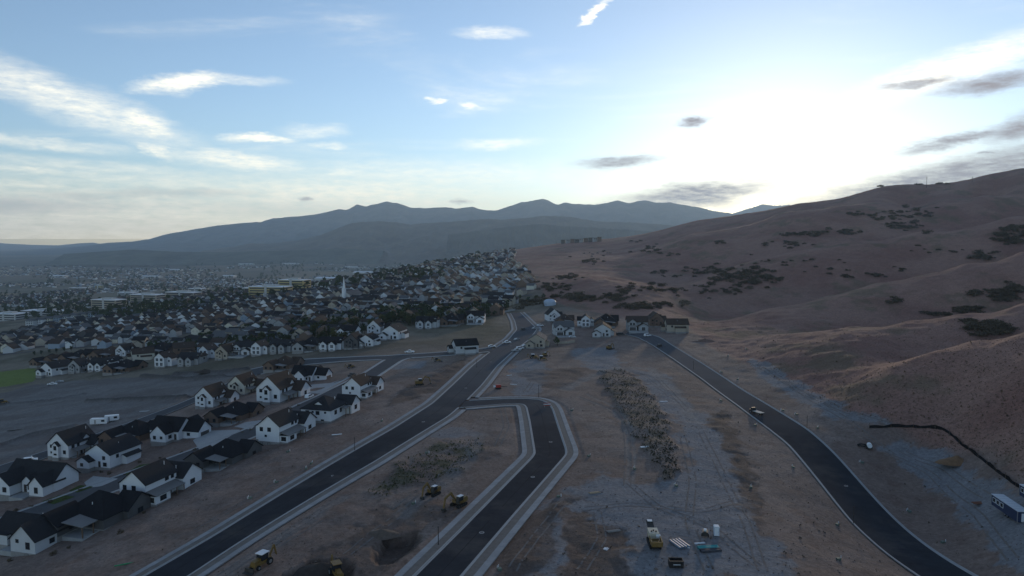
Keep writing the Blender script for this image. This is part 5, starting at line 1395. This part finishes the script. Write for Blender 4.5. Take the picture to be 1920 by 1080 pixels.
boards(1115, 924, 70, 3.0, 1.2, 4, mat('raw lumber', (.36, .27, .18), .9, .2, 2), 'raw lumber pieces near the branch road bend'); boards(1208, 838, 70, 2.8, 1.2, 4, TRIM, 'white and dark panels at the foot of the brushy mound'); boards(1244, 753, 80, 3.0, 1.1, 3, TRIM, 'white panel lying on the gravel near the mound top')
boards(963, 721, 110, 3.2, .9, 3, TRIM, 'white planks by the red machine'); boards(955, 704, 70, 2.6, .9, 3, TRIM, 'pale planks farther from the red machine'); boards(632, 815, 75, 3.4, .9, 3, TRIM, 'white sheet on the slope right of the white porch house')
# generator beside the pipes
r = at_px(1322, 1006, 'light_tower_cart', 15, 'black and white generator cart beside the portable toilet', 'generator')
MB().box(-.6, .6, -.9, .9, .45, 1.35).build('housing', STEEL, r); MB().box(-.3, .3, -.3, .4, 1.35, 1.75).build('tank', TRIM, r)
for sx in (-1, 1): wheel(r, sx * .7, 0, .34)
# blue site office trailers
def office(px, py, ang, label):
    r = at_px(px, py, 'office_trailer', ang, label, 'trailer', 'blue site office trailers'); L, W = 11.5, 2.7
    MB().box(-W / 2, W / 2, -L / 2, L / 2, .75, 3.35).build('body', PAINT['blue'], r)
    rf = MB().box(-W / 2 - .08, W / 2 + .08, -L / 2 - .08, L / 2 + .08, 3.35, 3.5).build('roof', mat('pale metal roof', (.46, .49, .53), .6, .08, .6), r)
    for k in range(7): MB().box(-W / 2, W / 2, -L / 2 + .8 + k * 1.65, -L / 2 + .88 + k * 1.65, 3.5, 3.53).build('seam', TRIM, rf)
    for sx in (-1, 1):
        for y in (1.0, 2.7, 4.4):
            fm, pm = window_meshes(1.15, .95, True); w = link('window', fm, r, (sx * (W / 2 + .02), y, 2.35), sx * math.pi / 2); link('pane', pm, w)
        for y in (-L / 2 + .05, L / 2 - .05): MB().box(sx * W / 2 - .06, sx * W / 2 + .06, y - .07, y + .07, .7, 3.36).build('corner_post', HUB, r)
        for y in (-1.0, .0): wheel(r, sx * (W / 2 - .35), y, .4)
    MB().box(-.5, .5, -L / 2 - .05, -L / 2, .9, 2.95).build('door', TRIM, r)
    st = MB()
    for k in range(3): st.box(-.6, .6, -L / 2 - .4 - .3 * (2 - k), -L / 2 - .12 - .3 * (2 - k), .15 + .22 * k, .22 + .22 * k)
    st.build('steps', STEEL, r); MB().tube((0, L / 2, .65), (0, L / 2 + 1.4, .6), .08, .06, 6).build('hitch', STEEL, r)
    return r
office(1893, 968, 8, 'navy blue site office trailer with white framed windows at the right edge'); office(1948, 950, 8, 'second navy trailer half hidden behind the first')
boards(1838, 943, 82, 4.4, 1.6, 5, mat('rusty scrap', (.20, .085, .05), .9, .3, 2), 'rusty scrap heap in front of the blue trailer', 'scrap_heap', 'scrap')
# silt fence
fp = [(1630, 803), (1660, 802), (1700, 802), (1745, 802), (1768, 806), (1785, 818), (1810, 840), (1840, 862), (1868, 885), (1895, 905), (1925, 925), (1980, 960)]
P = resample([tuple(ground(*q, GZ))[:2] for q in fp], 44); r = empty('silt_fence', (0, 0, 0)); tag(r, 'black silt fence curving along the foot of the hill', 'fence')
SILT = mat('black fabric', (.012, .012, .014), .95, .15, 2, spec=.05)
V = []; F = []
for i, (x, y) in enumerate(P):
    z = zg(x, y); b = .25 * math.sin(i * 1.7); hh = 1.0 + .22 * math.sin(i * 2.3) + .15 * math.sin(i * 5.1)
    V += [(x, y, z - .3), (x, y, z + hh), (x + .12, y + .12, z + hh), (x + .28, y + .28, z - .3)]
for i in range(len(P) - 1):
    a = i * 4; F += [(a, a + 4, a + 5, a + 1), (a + 1, a + 5, a + 6, a + 2), (a + 2, a + 6, a + 7, a + 3)]
link('fabric', mesh_from('fabric', V, F, [SILT]), r)
for i in range(0, len(P), 3): MB().tube((P[i][0] - .1, P[i][1] - .1, zg(*P[i]) - .3), (P[i][0] - .1, P[i][1] - .1, zg(*P[i]) + 1.9), .06, .05, 5).build('stake', WOOD, r)
def heap(px, py, rx, ry, h, m, label, name='soil_heap', cat='heap', ang=0, seed=1):
    p = ground(px, py, GZ); V = []; F = []; nr, na = 9, 26
    for i in range(nr + 1):
        for j in range(na):
            t = i / nr; a = 6.2832 * j / na
            q = 1 + .35 * float(fbm(np.array(math.cos(a) * 1.3 + seed), np.array(math.sin(a) * 1.3), 3, seed)) - .17
            x, y = rx * t * q * math.cos(a), ry * t * q * math.sin(a)
            V.append((x, y, h * (1 - t) ** 1.1 * (.75 + .6 * float(fbm(np.array(x * .9 + seed), np.array(y * .9), 3, seed + 4))) - .25 * t))
    for i in range(nr):
        for j in range(na): F.append((i * na + j, i * na + (j + 1) % na, (i + 1) * na + (j + 1) % na, (i + 1) * na + j))
    return tag(link(name, mesh_from(name, V, F, [m], smooth=True), None, (p.x, p.y, p.z), -R(ang)), label, cat)
heap(1793, 866, 6.0, 3.6, 1.9, mat('orange clay', (.20, .115, .06), .95, .3, 1.2, .6, 3), 'orange brown clay heap below the silt fence', seed=3)
DSOIL = mat('dark moist soil', (.055, .042, .035), .95, .3, 1.2, .6, 3)
heap(600, 1068, 7, 3.5, 1.5, DSOIL, 'dark soil heap at the bottom edge behind the loader', seed=5); heap(1322, 640, 9, 3, 1.6, mat('reddish soil', (.17, .105, .08), .95, .3, 1, .5, 3), 'reddish soil heap right of the hillside road top', seed=6); heap(385, 697, 7, 3, 1.6, DSOIL, 'dark soil heap at the back of the dirt field', seed=7)
heap(715, 1000, 5, 3, 1.0, mat('pit spoil', (.12, .09, .07), .95, .3, 1.2, .6, 3), 'brown spoil heap beside the dug pit', seed=8)
# water tank trailer and hose
r = at_px(1630, 842, 'water_tank', 20, 'white water tank beside a coil of black hose', 'tank')
MB().tube((0, -.9, 1.3), (0, .9, 1.3), .75, .75, 14).build('tank', TRIM, r); MB().box(-.7, .7, -1.3, 2.4, .4, .55).build('frame', STEEL, r)
for sx in (-1, 1): wheel(r, sx * .8, 0, .38)
p = ground(1617, 836, GZ); m = MB()
for k in range(5):
    q = 1.0 + .14 * k
    for i in range(14): a, b = 6.283 * i / 14, 6.283 * (i + 1) / 14; m.tube((q * math.cos(a), q * math.sin(a), .15 + .12 * (k % 3)), (q * math.cos(b), q * math.sin(b), .15 + .12 * (k % 3)), .1, .1, 5)
tag(m.build('hose_coil', TYRE, None, (p.x, p.y, p.z)), 'coil of black hose left of the white water tank', 'hose')
# flat trailer with pickup on the hillside road
r = at_px(1418, 776, 'flatbed_truck', 335, 'flatbed truck with pale deck stopped on the hillside road', 'truck', G=ZS, dz=.07)
MB().box(-1.1, 1.1, -3.2, 1.0, .9, 1.05).build('deck', mat('pale deck boards', (.50, .47, .42), .8, .15, 2), r); MB().box(-.9, .9, 1.1, 2.9, .55, 1.4).prism([(1.1, 1.4), (2.2, 1.4), (1.9, 2.2), (1.2, 2.2)], -.9, .9, 'x').build('cab', PAINT['black'], r)
MB().box(-.45, .45, -3.3, 2.7, .55, .88).build('chassis', STEEL, r); MB().prism([(1.25, 1.5), (2.1, 1.5), (1.85, 2.12), (1.3, 2.12)], -.915, .915, 'x').build('cab_window', GLASS, r)
for sx in (-1, 1):
    for y in (-2.2, 2.0): wheel(r, sx * .85, y, .42)
    MB().box(sx * .6 - .16, sx * .6 + .16, 2.9, 2.93, .85, 1.02).build('headlight', LAMP, r)
# camper trailers in the field
def camper(px, py, ang, L, label):
    r = at_px(px, py, 'camper_trailer', ang, label, 'trailer', 'white trailers parked in the dirt field')
    MB().prism([(-L / 2, .6), (L / 2 - .4, .6), (L / 2, 1.2), (L / 2 - .1, 2.9), (-L / 2 + .2, 3.0), (-L / 2, 2.7)], -1.2, 1.2, 'x').build('body', PAINT['white'], r)
    for sx in (-1, 1):
        for y in (-.6, .3): wheel(r, sx * 1.05, y, .36)
        fm, pm = window_meshes(1.2, .7, False); w = link('window', fm, r, (sx * 1.21, L * .25, 2.0), sx * math.pi / 2); link('pane', pm, w)
        MB().box(sx * 1.2 - .03, sx * 1.2 + .03, -L * .2 - .35, -L * .2 + .35, .7, 2.5).build('door', HUB, r)
    MB().tube((0, L / 2 - .3, .6), (0, L / 2 + 1.2, .55), .07, .06, 6).build('hitch', STEEL, r)
camper(187, 796, 82, 7.5, 'larger white box trailer parked in the dirt field'); camper(210, 790, 62, 6.0, 'smaller white camper right of the box trailer')
boards(275, 771, 70, 6.0, 1.8, 5, mat('flat trailer deck', (.42, .42, .42), .8, .1, 2), 'flat pale trailer deck in the field', 'flat_trailer', 'trailer')
boards(35, 806, 65, 9, 1.4, 4, STEEL, 'dark steel beams lying in the dirt field', 'steel_beams', 'beams')
# red machines
r = at_px(934, 729, 'drill_rig', 75, 'red tracked drill rig on the lot inside the junction', 'drill rig')
for sx in (-1, 1): MB().prism([(-1.3, .2), (-1, 0), (1, 0), (1.3, .2), (1.3, .5), (1, .7), (-1, .7), (-1.3, .5)], sx * .75 - .2, sx * .75 + .2, 'x').build('track', TYRE, r)
MB().box(-.75, .75, -1.1, 1.2, .7, 1.9).build('body', PAINT['red'], r); MB().tube((0, 1.2, 1.2), (0, 4.2, .7), .16, .12, 8).build('mast', STEEL, r); MB().box(-.45, .45, -2.1, -1.2, .9, 1.6).build('tank', TRIM, r)
r = at_px(1026, 763, 'barricade', 80, 'red and white road barricade on the branch road corner', 'barricade', G=ZS, dz=.06)
for z in (.5, .95, 1.4): MB().box(-.05, .05, -1.5, 1.5, z, z + .25).build('rail', PAINT['red'] if z != .95 else TRIM, r)
for y in (-1.2, 1.2): MB().tube((-.35, y, 0), (0, y, 1.7), .05, .05, 6).tube((.35, y, 0), (0, y, 1.69), .05, .05, 6).build('leg', HUB, r)
boards(240, 1057, 62, 5.5, .5, 3, mat('green plastic pipe', (.03, .22, .09), .5, .1, 1), 'green pipes lying on the slope beside the main road', 'green_pipes', 'pipes')
# posts and utility stubs
POSTM = mat('dark bronze post', (.035, .03, .028), .5, .1, 2)
def post(px, py, h, label):
    r = at_px(px, py, 'street_post', 0, label, 'post', 'unlit street posts'); MB().tube((0, 0, -.3), (0, 0, h), .11, .07, 8).build('pole', POSTM, r); MB().tube((0, 0, -.3), (0, 0, .5), .2, .17, 8).build('base', POSTM, r); MB().tube((0, 0, h), (0, 0, h + .3), .16, .05, 8).build('cap', POSTM, r)
for a in [(822, 1024, 4.3, 'dark post at the branch road walk near the pit'), (1600, 984, 4.6, 'dark post on the near side of the hillside road'), (1513, 804, 4.6, 'dark post across the hillside road above the flatbed'), (665, 846, 4.3, 'dark post beside the main road walk'), (1010, 747, 5.5, 'tall dark post at the top corner of the branch road'), (894, 690, 4.6, 'dark post by the main road near the lone house'), (1300, 694, 4.6, 'dark post at the upper hillside road')]: post(*a)
UB = mat('grey green utility box', (.12, .15, .12), .7, .1, 2)
ub = [(1487, 877), (1705, 960), (1768, 1018), (1617, 868), (1570, 985), (1460, 772), (1494, 778), (1533, 803), (1416, 798), (1383, 712), (1352, 752), (1345, 700), (1572, 1050), (1015, 940), (1190, 880), (1268, 912), (1408, 915), (1040, 778), (590, 890), (800, 850), (540, 848), (740, 805), (470, 935), (905, 1077), (575, 940), (640, 905), (775, 945), (980, 850), (1080, 862), (1310, 640), (1400, 655), (1365, 668)]
for k, (px, py) in enumerate(ub):
    g = ground(px, py, GZ)
    for q in range(1, 12):
        if float(_lookup(DROAD, g.x, g.y)[0]) > .6: break
        g = ground(px - 8 * q, py - 5 * q, GZ) if px < 900 else ground(px + 8 * q, py - 2 * q, GZ)
    if float(_lookup(DROAD, g.x, g.y)[0]) < .6: continue
    r = empty('utility_box', g, rng.uniform(0, 3)); where = 'beside the hillside road' if px > 1300 else 'on the gravel in mid site' if px > 1000 else 'along the main and branch roads'
    tag(r, f'small utility box with pipe stubs {where}', 'utility box', f'utility boxes {where}')
    MB().box(-.45, .45, -.35, .35, -.1, .5).build('cabinet', UB, r); MB().tube((.7, 0, -.1), (.7, 0, .9), .07, .07, 6).tube((.9, .2, -.1), (.9, .2, .6), .07, .07, 6).build('pipe_stub', TRIM, r)
# driveways and small front lawns of the near street
def sheet(px, name, m, label, zo=.03):
    P = gpts(px); C = np.mean(P, 0); V = [(C[0], C[1], max(zs(*C), zg(*C)) + zo)]
    Q = resample(P + [P[0]], 40)
    V += [(x, y, max(zs(x, y), zg(x, y)) + zo) for x, y in Q]
    n = len(Q); F = [(0, 1 + i, 1 + i + 1) for i in range(n - 1)]
    V += [(x, y, z - .6) for x, y, z in V[1:]]; F += [(1 + i, n + 1 + i, n + 2 + i, 2 + i) for i in range(n - 1)]
    tag(link(name, mesh_from(name, V, F, [m])), label, kind='structure')
LAWNM = mat('lawn grass', (.055, .075, .022), .95, .3, 1.5, .4, 12, spec=.05)
sheet([(362, 826), (385, 808), (452, 806), (398, 838), (375, 845)], 'driveway', CONC, 'pale concrete driveway of the garage house', .10)
sheet([(560, 738), (580, 722), (625, 718), (672, 700), (600, 738)], 'driveway', CONC, 'wide pale driveway at the end of the left row', .10)
sheet([(158, 905), (175, 893), (222, 898), (190, 912), (165, 915)], 'driveway', CONC, 'driveway beside the long white house', .10)
sheet([(440, 800), (460, 792), (490, 788), (470, 806)], 'driveway', CONC, 'driveway of the dark brown house', .10)
sheet([(235, 888), (262, 872), (292, 868), (258, 888), (240, 896)], 'lawn', LAWNM, 'small green lawn in front of the narrow white house', .12)
sheet([(80, 940), (115, 928), (140, 932), (100, 946)], 'lawn', LAWNM, 'small green lawn by the long white house', .12); sheet([(130, 920), (150, 910), (175, 913), (145, 924)], 'lawn', LAWNM, 'second small lawn beside the driveway', .12)

# ------------------------------------------------------------------ far buildings
OFW = [mat('tan office facade', (.36, .31, .24), .8, .1, .05), mat('pale concrete facade', (.48, .47, .45), .8, .1, .05), mat('yellow stone facade', (.46, .37, .17), .8, .1, .05)]  # the yellow facade has evening sunlight painted into its colour
BAND = mat('office window glass', (.03, .04, .055), .2, .1, .05, spec=.5)
def office_block(px, py, ang, L, W, n, m, label, name='office_building', group='office buildings in the valley'):
    p = ground(px, py, GZ); r = empty(name, p, -R(ang)); tag(r, label, 'building', group); H_ = n * 4.0
    MB().box(-L / 2, L / 2, -W / 2, W / 2, -3, H_).build('wall', m, r)
    for k in range(n):
        for a, b in ((-L / 2 + 2, -2), (2, L / 2 - 2)): MB().box(a, b, -W / 2 - .15, W / 2 + .15, k * 4 + 1.2, k * 4 + 3.1).build('window_band', BAND, r)
        MB().box(-L / 2 - .15, L / 2 + .15, -W / 2 + 2, W / 2 - 2, k * 4 + 1.2, k * 4 + 3.1).build('window_band', BAND, r)
    MB().box(-L / 2 - .6, L / 2 + .6, -W / 2 - .6, W / 2 + .6, H_, H_ + .8).build('roof', TRIM, r); MB().box(-L * .2, L * .2, -W * .2, W * .2, H_ + .8, H_ + 3.5).build('plant_room', OFW[1], r)
    MB().box(-2, 2, -W / 2 - .8, -W / 2 + .2, -2, H_ + 1.4).build('stair_tower', OFW[1], r)
for a in [(205, 582, 15, 55, 26, 5, OFW[0], 'tan office block with white stair tower, leftmost of the valley offices'), (278, 571, 15, 62, 26, 5, OFW[0], 'tan office block second from the left in the valley'), (345, 562, 15, 70, 26, 4, OFW[0], 'long tan office block in the middle of the valley offices'),
          (508, 556, 12, 60, 30, 4, OFW[2], 'yellow stone office block catching the evening light'), (553, 547, 12, 46, 26, 5, OFW[2], 'taller yellow office block at the right of the pair'), (478, 551, 12, 40, 24, 3, OFW[1], 'low pale office left of the yellow blocks'), (90, 590, 10, 90, 30, 2, OFW[1], 'long low pale building at the left of the valley'),
          (150, 545, 8, 80, 30, 3, OFW[0], 'distant long office seen over the trees'), (186, 540, 8, 26, 20, 3, OFW[2], 'small distant yellow block'), (20, 600, 12, 50, 28, 3, OFW[1], 'pale building at the left edge of the valley'), (240, 553, 10, 60, 26, 2, OFW[1], 'low white roofed building behind the tan offices'), (370, 552, 10, 40, 22, 4, OFW[1], 'pale block behind the long tan office')]: office_block(*a)
for k in range(12):
    x = 62 + k * 16; y = 612 - k * 2.0
    p = ground(x, y, GZ); r = empty('townhouse', p, -R(14)); tag(r, 'pale three storey townhouse in the long row below the offices', 'townhouse', 'townhouses below the offices')
    MB().box(-7, 7, -6, 6, -2, 9).build('wall', WALLS[['pale grey', 'white', 'cream', 'blue grey'][k % 4]], r); MB().prism([(-6.5, 9), (6.5, 9), (0, 12)], -7.4, 7.4, 'x').build('roof', ROOFS['grey'], r)
    for q in (-4, 0, 4):
        for z in (2, 5, 7.6): MB().box(q - .9, q + .9, -6.12, -6, z - .8, z + .8).build('window', GLASS, r)
for k in range(9):
    x = 1056 + k * 8.5; p = ground(x, 456.5 - k * .5, GZ); r = empty('ridge_house', p, rng.uniform(-.2, .2)); tag(r, 'dark flat roofed house in the row on the far ridge', 'house', 'dark houses on the far ridge')
    h = rng.uniform(9, 13); MB().box(-6, 6, -6, 6, -4, h).build('wall', WALLS[['dark', 'grey', 'brown'][k % 3]], r); MB().box(-6.8, 6.8, -6.8, 6.8, h, h + .7).build('roof', ROOFS['charcoal'], r)
    for q in (-3, 3): MB().box(q - 1.6, q + 1.6, -6.12, -6, h - 4, h - 1.4).build('window', GLASS, r)
# church with a spire
p = ground(659, 562, GZ); r = empty('church', p, -R(20)); tag(r, 'pale church with a tall thin white spire in the town', 'church')
MB().box(-7, 7, -14, 14, -3, 7).prism([(-7, 7), (7, 7), (0, 11)], -14, 14, 'y').build('nave', OFW[1], r); MB().prism([(-7.6, 6.8), (0, 11.2), (7.6, 6.8), (0, 11.7)], -14.3, 14.3, 'y').build('roof', ROOFS['grey'], r)
MB().box(-1.8, 1.8, -17.4, -13.9, -3, 15).build('tower', TRIM, r); MB().tube((0, -15.6, 15), (0, -15.6, 29), 1.7, .12, 8).build('spire', TRIM, r)
for q in range(-2, 3): MB().box(7, 7.12, q * 5 - .9, q * 5 + .9, 2, 5.5).build('window', GLASS, r)
# water tank dome
p = ground(1031, 572, GZ); m = MB(); V = []; n = 20
for i in range(7):
    t = i / 6 * math.pi / 2
    for j in range(n): V.append((6.0 * math.cos(t) * math.cos(6.2832 * j / n), 6.0 * math.cos(t) * math.sin(6.2832 * j / n), 3.0 + 3.0 * math.sin(t)))
F = [(i * n + j, i * n + (j + 1) % n, (i + 1) * n + (j + 1) % n, (i + 1) * n + j) for i in range(6) for j in range(n)]
r = empty('water_dome', p); tag(r, 'pale blue domed tank above the road bend', 'tank'); TK = mat('pale blue tank paint', (.40, .46, .55), .5, .06, .5)
MB().tube((0, 0, -2), (0, 0, 3), 6, 6, 20).build('shell', TK, r); MB().add(V, F).build('dome', TK, r, smooth=True); MB().tube((0, 0, 5.9), (0, 0, 6.6), .6, .5, 10).build('vent', STEEL, r)
# poles on the skyline
def power_pole(px, py, h, label):
    p = ground(px, py + 2, GZ); r = empty('utility_pole', p); tag(r, label, 'pole', 'poles on the skyline')
    MB().tube((0, 0, -2), (0, 0, h), .45, .3, 8).build('pole', POSTM, r)
    for z in (h - 1.5, h - 4): MB().box(-2.6, 2.6, -.18, .18, z, z + .35).build('crossarm', POSTM, r)
power_pole(1737, 350, 26, 'tall utility pole on the skyline of the hill'); power_pole(1823, 339, 12, 'short pole right of the tall one on the skyline')
# retaining wall and fences by the road
def wall_run(px, h, w, m, name, label, cat):
    P = gpts(px); V = []; F = []
    for i in range(len(P)):
        a = np.array(P[max(i - 1, 0)]); b = np.array(P[min(i + 1, len(P) - 1)]); t = (b - a) / (np.linalg.norm(b - a) + 1e-9); nn = np.array([-t[1], t[0]]) * w / 2; z = zs(*P[i])
        for s_, zz in ((-1, z - .8), (1, z - .8), (1, z + h), (-1, z + h)): V.append((P[i][0] + nn[0] * s_, P[i][1] + nn[1] * s_, zz))
    for i in range(len(P) - 1):
        for k in range(4): F.append((i * 4 + k, i * 4 + (k + 1) % 4, i * 4 + 4 + (k + 1) % 4, i * 4 + 4 + k))
    F += [(0, 1, 2, 3), tuple(len(V) - 4 + k for k in (3, 2, 1, 0))]
    m_ = MB().add(V, F); tag(m_.build(name, m), label, cat)
wall_run([(916, 590), (935, 588), (955, 584), (966, 582)], 1.6, .5, CONC, 'retaining_wall', 'low pale retaining wall below the house at the road top', 'wall')
wall_run([(1040, 645), (1065, 645), (1078, 642)], 1.7, .15, WALLS['tan'], 'garden_fence', 'tan garden fence behind the junction house', 'fence')
wall_run([(92, 668), (150, 667), (200, 656), (260, 650)], .6, 3.0, mat('pale gravel berm', (.42, .40, .37), .9, .2, .5), 'gravel_berm', 'long pale gravel berm beyond the field edge houses', 'berm')

# long white sheds far out in the valley
for (px, py, L) in [(462, 497, 130), (545, 496, 150), (285, 521, 110), (660, 503, 90), (620, 530, 60), (735, 476, 220), (820, 475, 160), (110, 520, 90), (330, 508, 80), (430, 520, 70), (690, 518, 70)]:
    p = ground(px, py, GZ); r = empty('warehouse', p, -R(4)); tag(r, 'long pale warehouse roof out on the valley floor', 'warehouse', 'warehouses in the valley')
    MB().box(-L / 2, L / 2, -22, 22, -4, 11).build('wall', OFW[1], r); MB().prism([(-23, 11), (23, 11), (0, 13.5)], -L / 2 - 1, L / 2 + 1, 'x').build('roof', TRIM, r)
    for k in range(5): MB().box(-L * .4 + k * L * .2 - 3, -L * .4 + k * L * .2 + 3, -22.2, -22, 0, 6).build('dock_door', GARAGE, r)

# tyre tracks pressed into the earth and manhole covers in the roads
tk = random.Random(91); V, F = [], []
def track(px, gap=1.9, w=.42):
    P = smooth(resample([tuple(ground(*q, GZ))[:2] for q in px], 46), 6)
    for s_ in (-gap / 2, gap / 2):
        A, Bq = offset(P, s_ - w / 2), offset(P, s_ + w / 2); n = len(P); o = len(V)
        for Q in (A, Bq): V.extend([(x, y, zg(x, y) + .035) for x, y in Q])
        for k in range(n - 1):
            if tk.random() > .12: F.append((o + k, o + n + k, o + n + k + 1, o + k + 1))
for px in [[(1085, 745), (1150, 770), (1175, 810), (1178, 860), (1176, 910)], [(1020, 735), (1090, 712), (1160, 690), (1230, 705), (1290, 770)], [(1180, 905), (1230, 950), (1330, 985), (1420, 1060)], [(1090, 955), (1200, 945), (1320, 960), (1400, 935)], [(1310, 800), (1350, 880), (1400, 980), (1430, 1070)], [(1280, 820), (1300, 900), (1290, 980), (1330, 1070)],
           [(890, 820), (870, 865), (800, 925), (720, 985), (650, 1040)], [(905, 815), (885, 850), (820, 900), (735, 960)], [(640, 935), (560, 985), (460, 1050), (400, 1090)], [(600, 975), (500, 1035), (430, 1080)], [(940, 760), (950, 800), (930, 840)], [(700, 830), (620, 870), (520, 930), (430, 990)], [(660, 830), (560, 885), (460, 940), (360, 1000)],
           [(1660, 850), (1740, 880), (1830, 960), (1900, 1050)], [(1690, 845), (1770, 875), (1850, 930)], [(1410, 680), (1500, 735), (1600, 780), (1670, 795)], [(1440, 690), (1540, 760), (1640, 830), (1700, 870)], [(40, 830), (140, 780), (260, 735), (380, 705)], [(20, 800), (120, 760), (240, 722), (330, 706)], [(60, 850), (160, 800), (300, 745)], [(985, 690), (1000, 715), (985, 735)], [(1080, 665), (1140, 680), (1200, 700), (1260, 745)], [(1120, 960), (1130, 1010), (1090, 1070)], [(1060, 940), (1010, 1000), (960, 1070)], [(760, 720), (820, 700), (860, 680)]]: track(px)
tag(link('tyre_tracks', mesh_from('tyre_tracks', V, F, [mat('pressed earth', (.178, .155, .14), .95, .3, .8, .3, 6, spec=.05)])), 'tyre tracks pressed into the graded earth', 'tracks', kind='stuff')
MH = mat('iron manhole cover', (.09, .09, .092), .7, .2, 4)
for rn, ids in (('main_road', (40, 75, 110, 150, 185)), ('side_road', (35, 80, 120)), ('hillside_road', (40, 75, 115, 150))):
    for k, i in enumerate(ids):
        c = ROADS[rn].C[i]; r = empty('manhole_cover', (c[0] + .8, c[1], zs(*c) + .062)); where = {'main_road': 'main road', 'side_road': 'branch road', 'hillside_road': 'hillside road'}[rn]
        tag(r, f'round iron manhole cover in the {where}', 'manhole', f'manhole covers in the {where}')
        MB().tube((0, 0, -.05), (0, 0, .012), .62, .62, 20).build('collar', CONC, r); MB().tube((0, 0, -.05), (0, 0, .024), .42, .42, 18).build('lid', MH, r)

# small garden shrubs along the near houses
gs = random.Random(19)
for k, (px, py) in enumerate([(150, 921), (120, 938), (95, 944), (235, 892), (250, 886), (272, 880), (190, 886), (205, 889), (300, 860), (262, 868), (60, 952), (30, 958), (365, 846), (340, 850), (455, 812), (470, 808), (545, 768), (560, 762), (100, 1040), (130, 1028), (270, 962), (330, 925), (480, 845), (630, 752), (20, 1052), (225, 1000)]):
    g = ground(px, py, GZ); o = link('garden_shrub', BM[k % 5], None, (g.x, g.y, g.z - .05), gs.uniform(0, 6)); q = gs.uniform(.5, 1.0); o.scale = (q, q, q * 1.3)
    tag(o, 'small dark shrub planted beside the near houses', 'shrub', 'garden shrubs by the near houses')
# ------------------------------------------------------------------ air
hz = MB().box(-24000, 24000, -1500, 21500, -320, 1150)
hm = bpy.data.materials.new('haze air'); hm.use_nodes = True
_n = hm.node_tree; _n.nodes.remove(_n.nodes['Principled BSDF'])
_v = _n.nodes.new('ShaderNodeVolumePrincipled')
_v.inputs['Color'].default_value = (.60, .80, 1, 1)
_v.inputs['Density'].default_value = 4.6e-5
_v.inputs['Anisotropy'].default_value = 0.35
_n.links.new(_v.outputs[0], _n.nodes['Material Output'].inputs['Volume'])
tag(hz.build('haze', hm), 'thin evening haze filling the valley air', 'haze', kind='stuff')

# ------------------------------------------------------------------ labels: alike things are told apart by their place from left to right
ORD = 'second third fourth fifth sixth seventh eighth ninth tenth eleventh twelfth thirteenth fourteenth fifteenth sixteenth seventeenth eighteenth nineteenth twentieth'.split()
def ordinal(i):
    if i < len(ORD): return ORD[i]
    n = i + 2
    return str(n) + ('th' if 10 < n % 100 < 14 else {1: 'st', 2: 'nd', 3: 'rd'}.get(n % 10, 'th'))
byl = {}
for o in list(COL.objects):
    if o.parent is None and 'label' in o and 'kind' not in o: byl.setdefault(o['label'], []).append(o)
for lab, obs in byl.items():
    if len(obs) < 2: continue
    obs.sort(key=lambda o: pixel_of(o.location.x, o.location.y, o.location.z)[0])
    for i, o in enumerate(obs):
        w = 'leftmost' if i == 0 else 'rightmost' if i == len(obs) - 1 else ordinal(i - 1) + ' from left'
        o['label'] = f'{lab}, {w}'
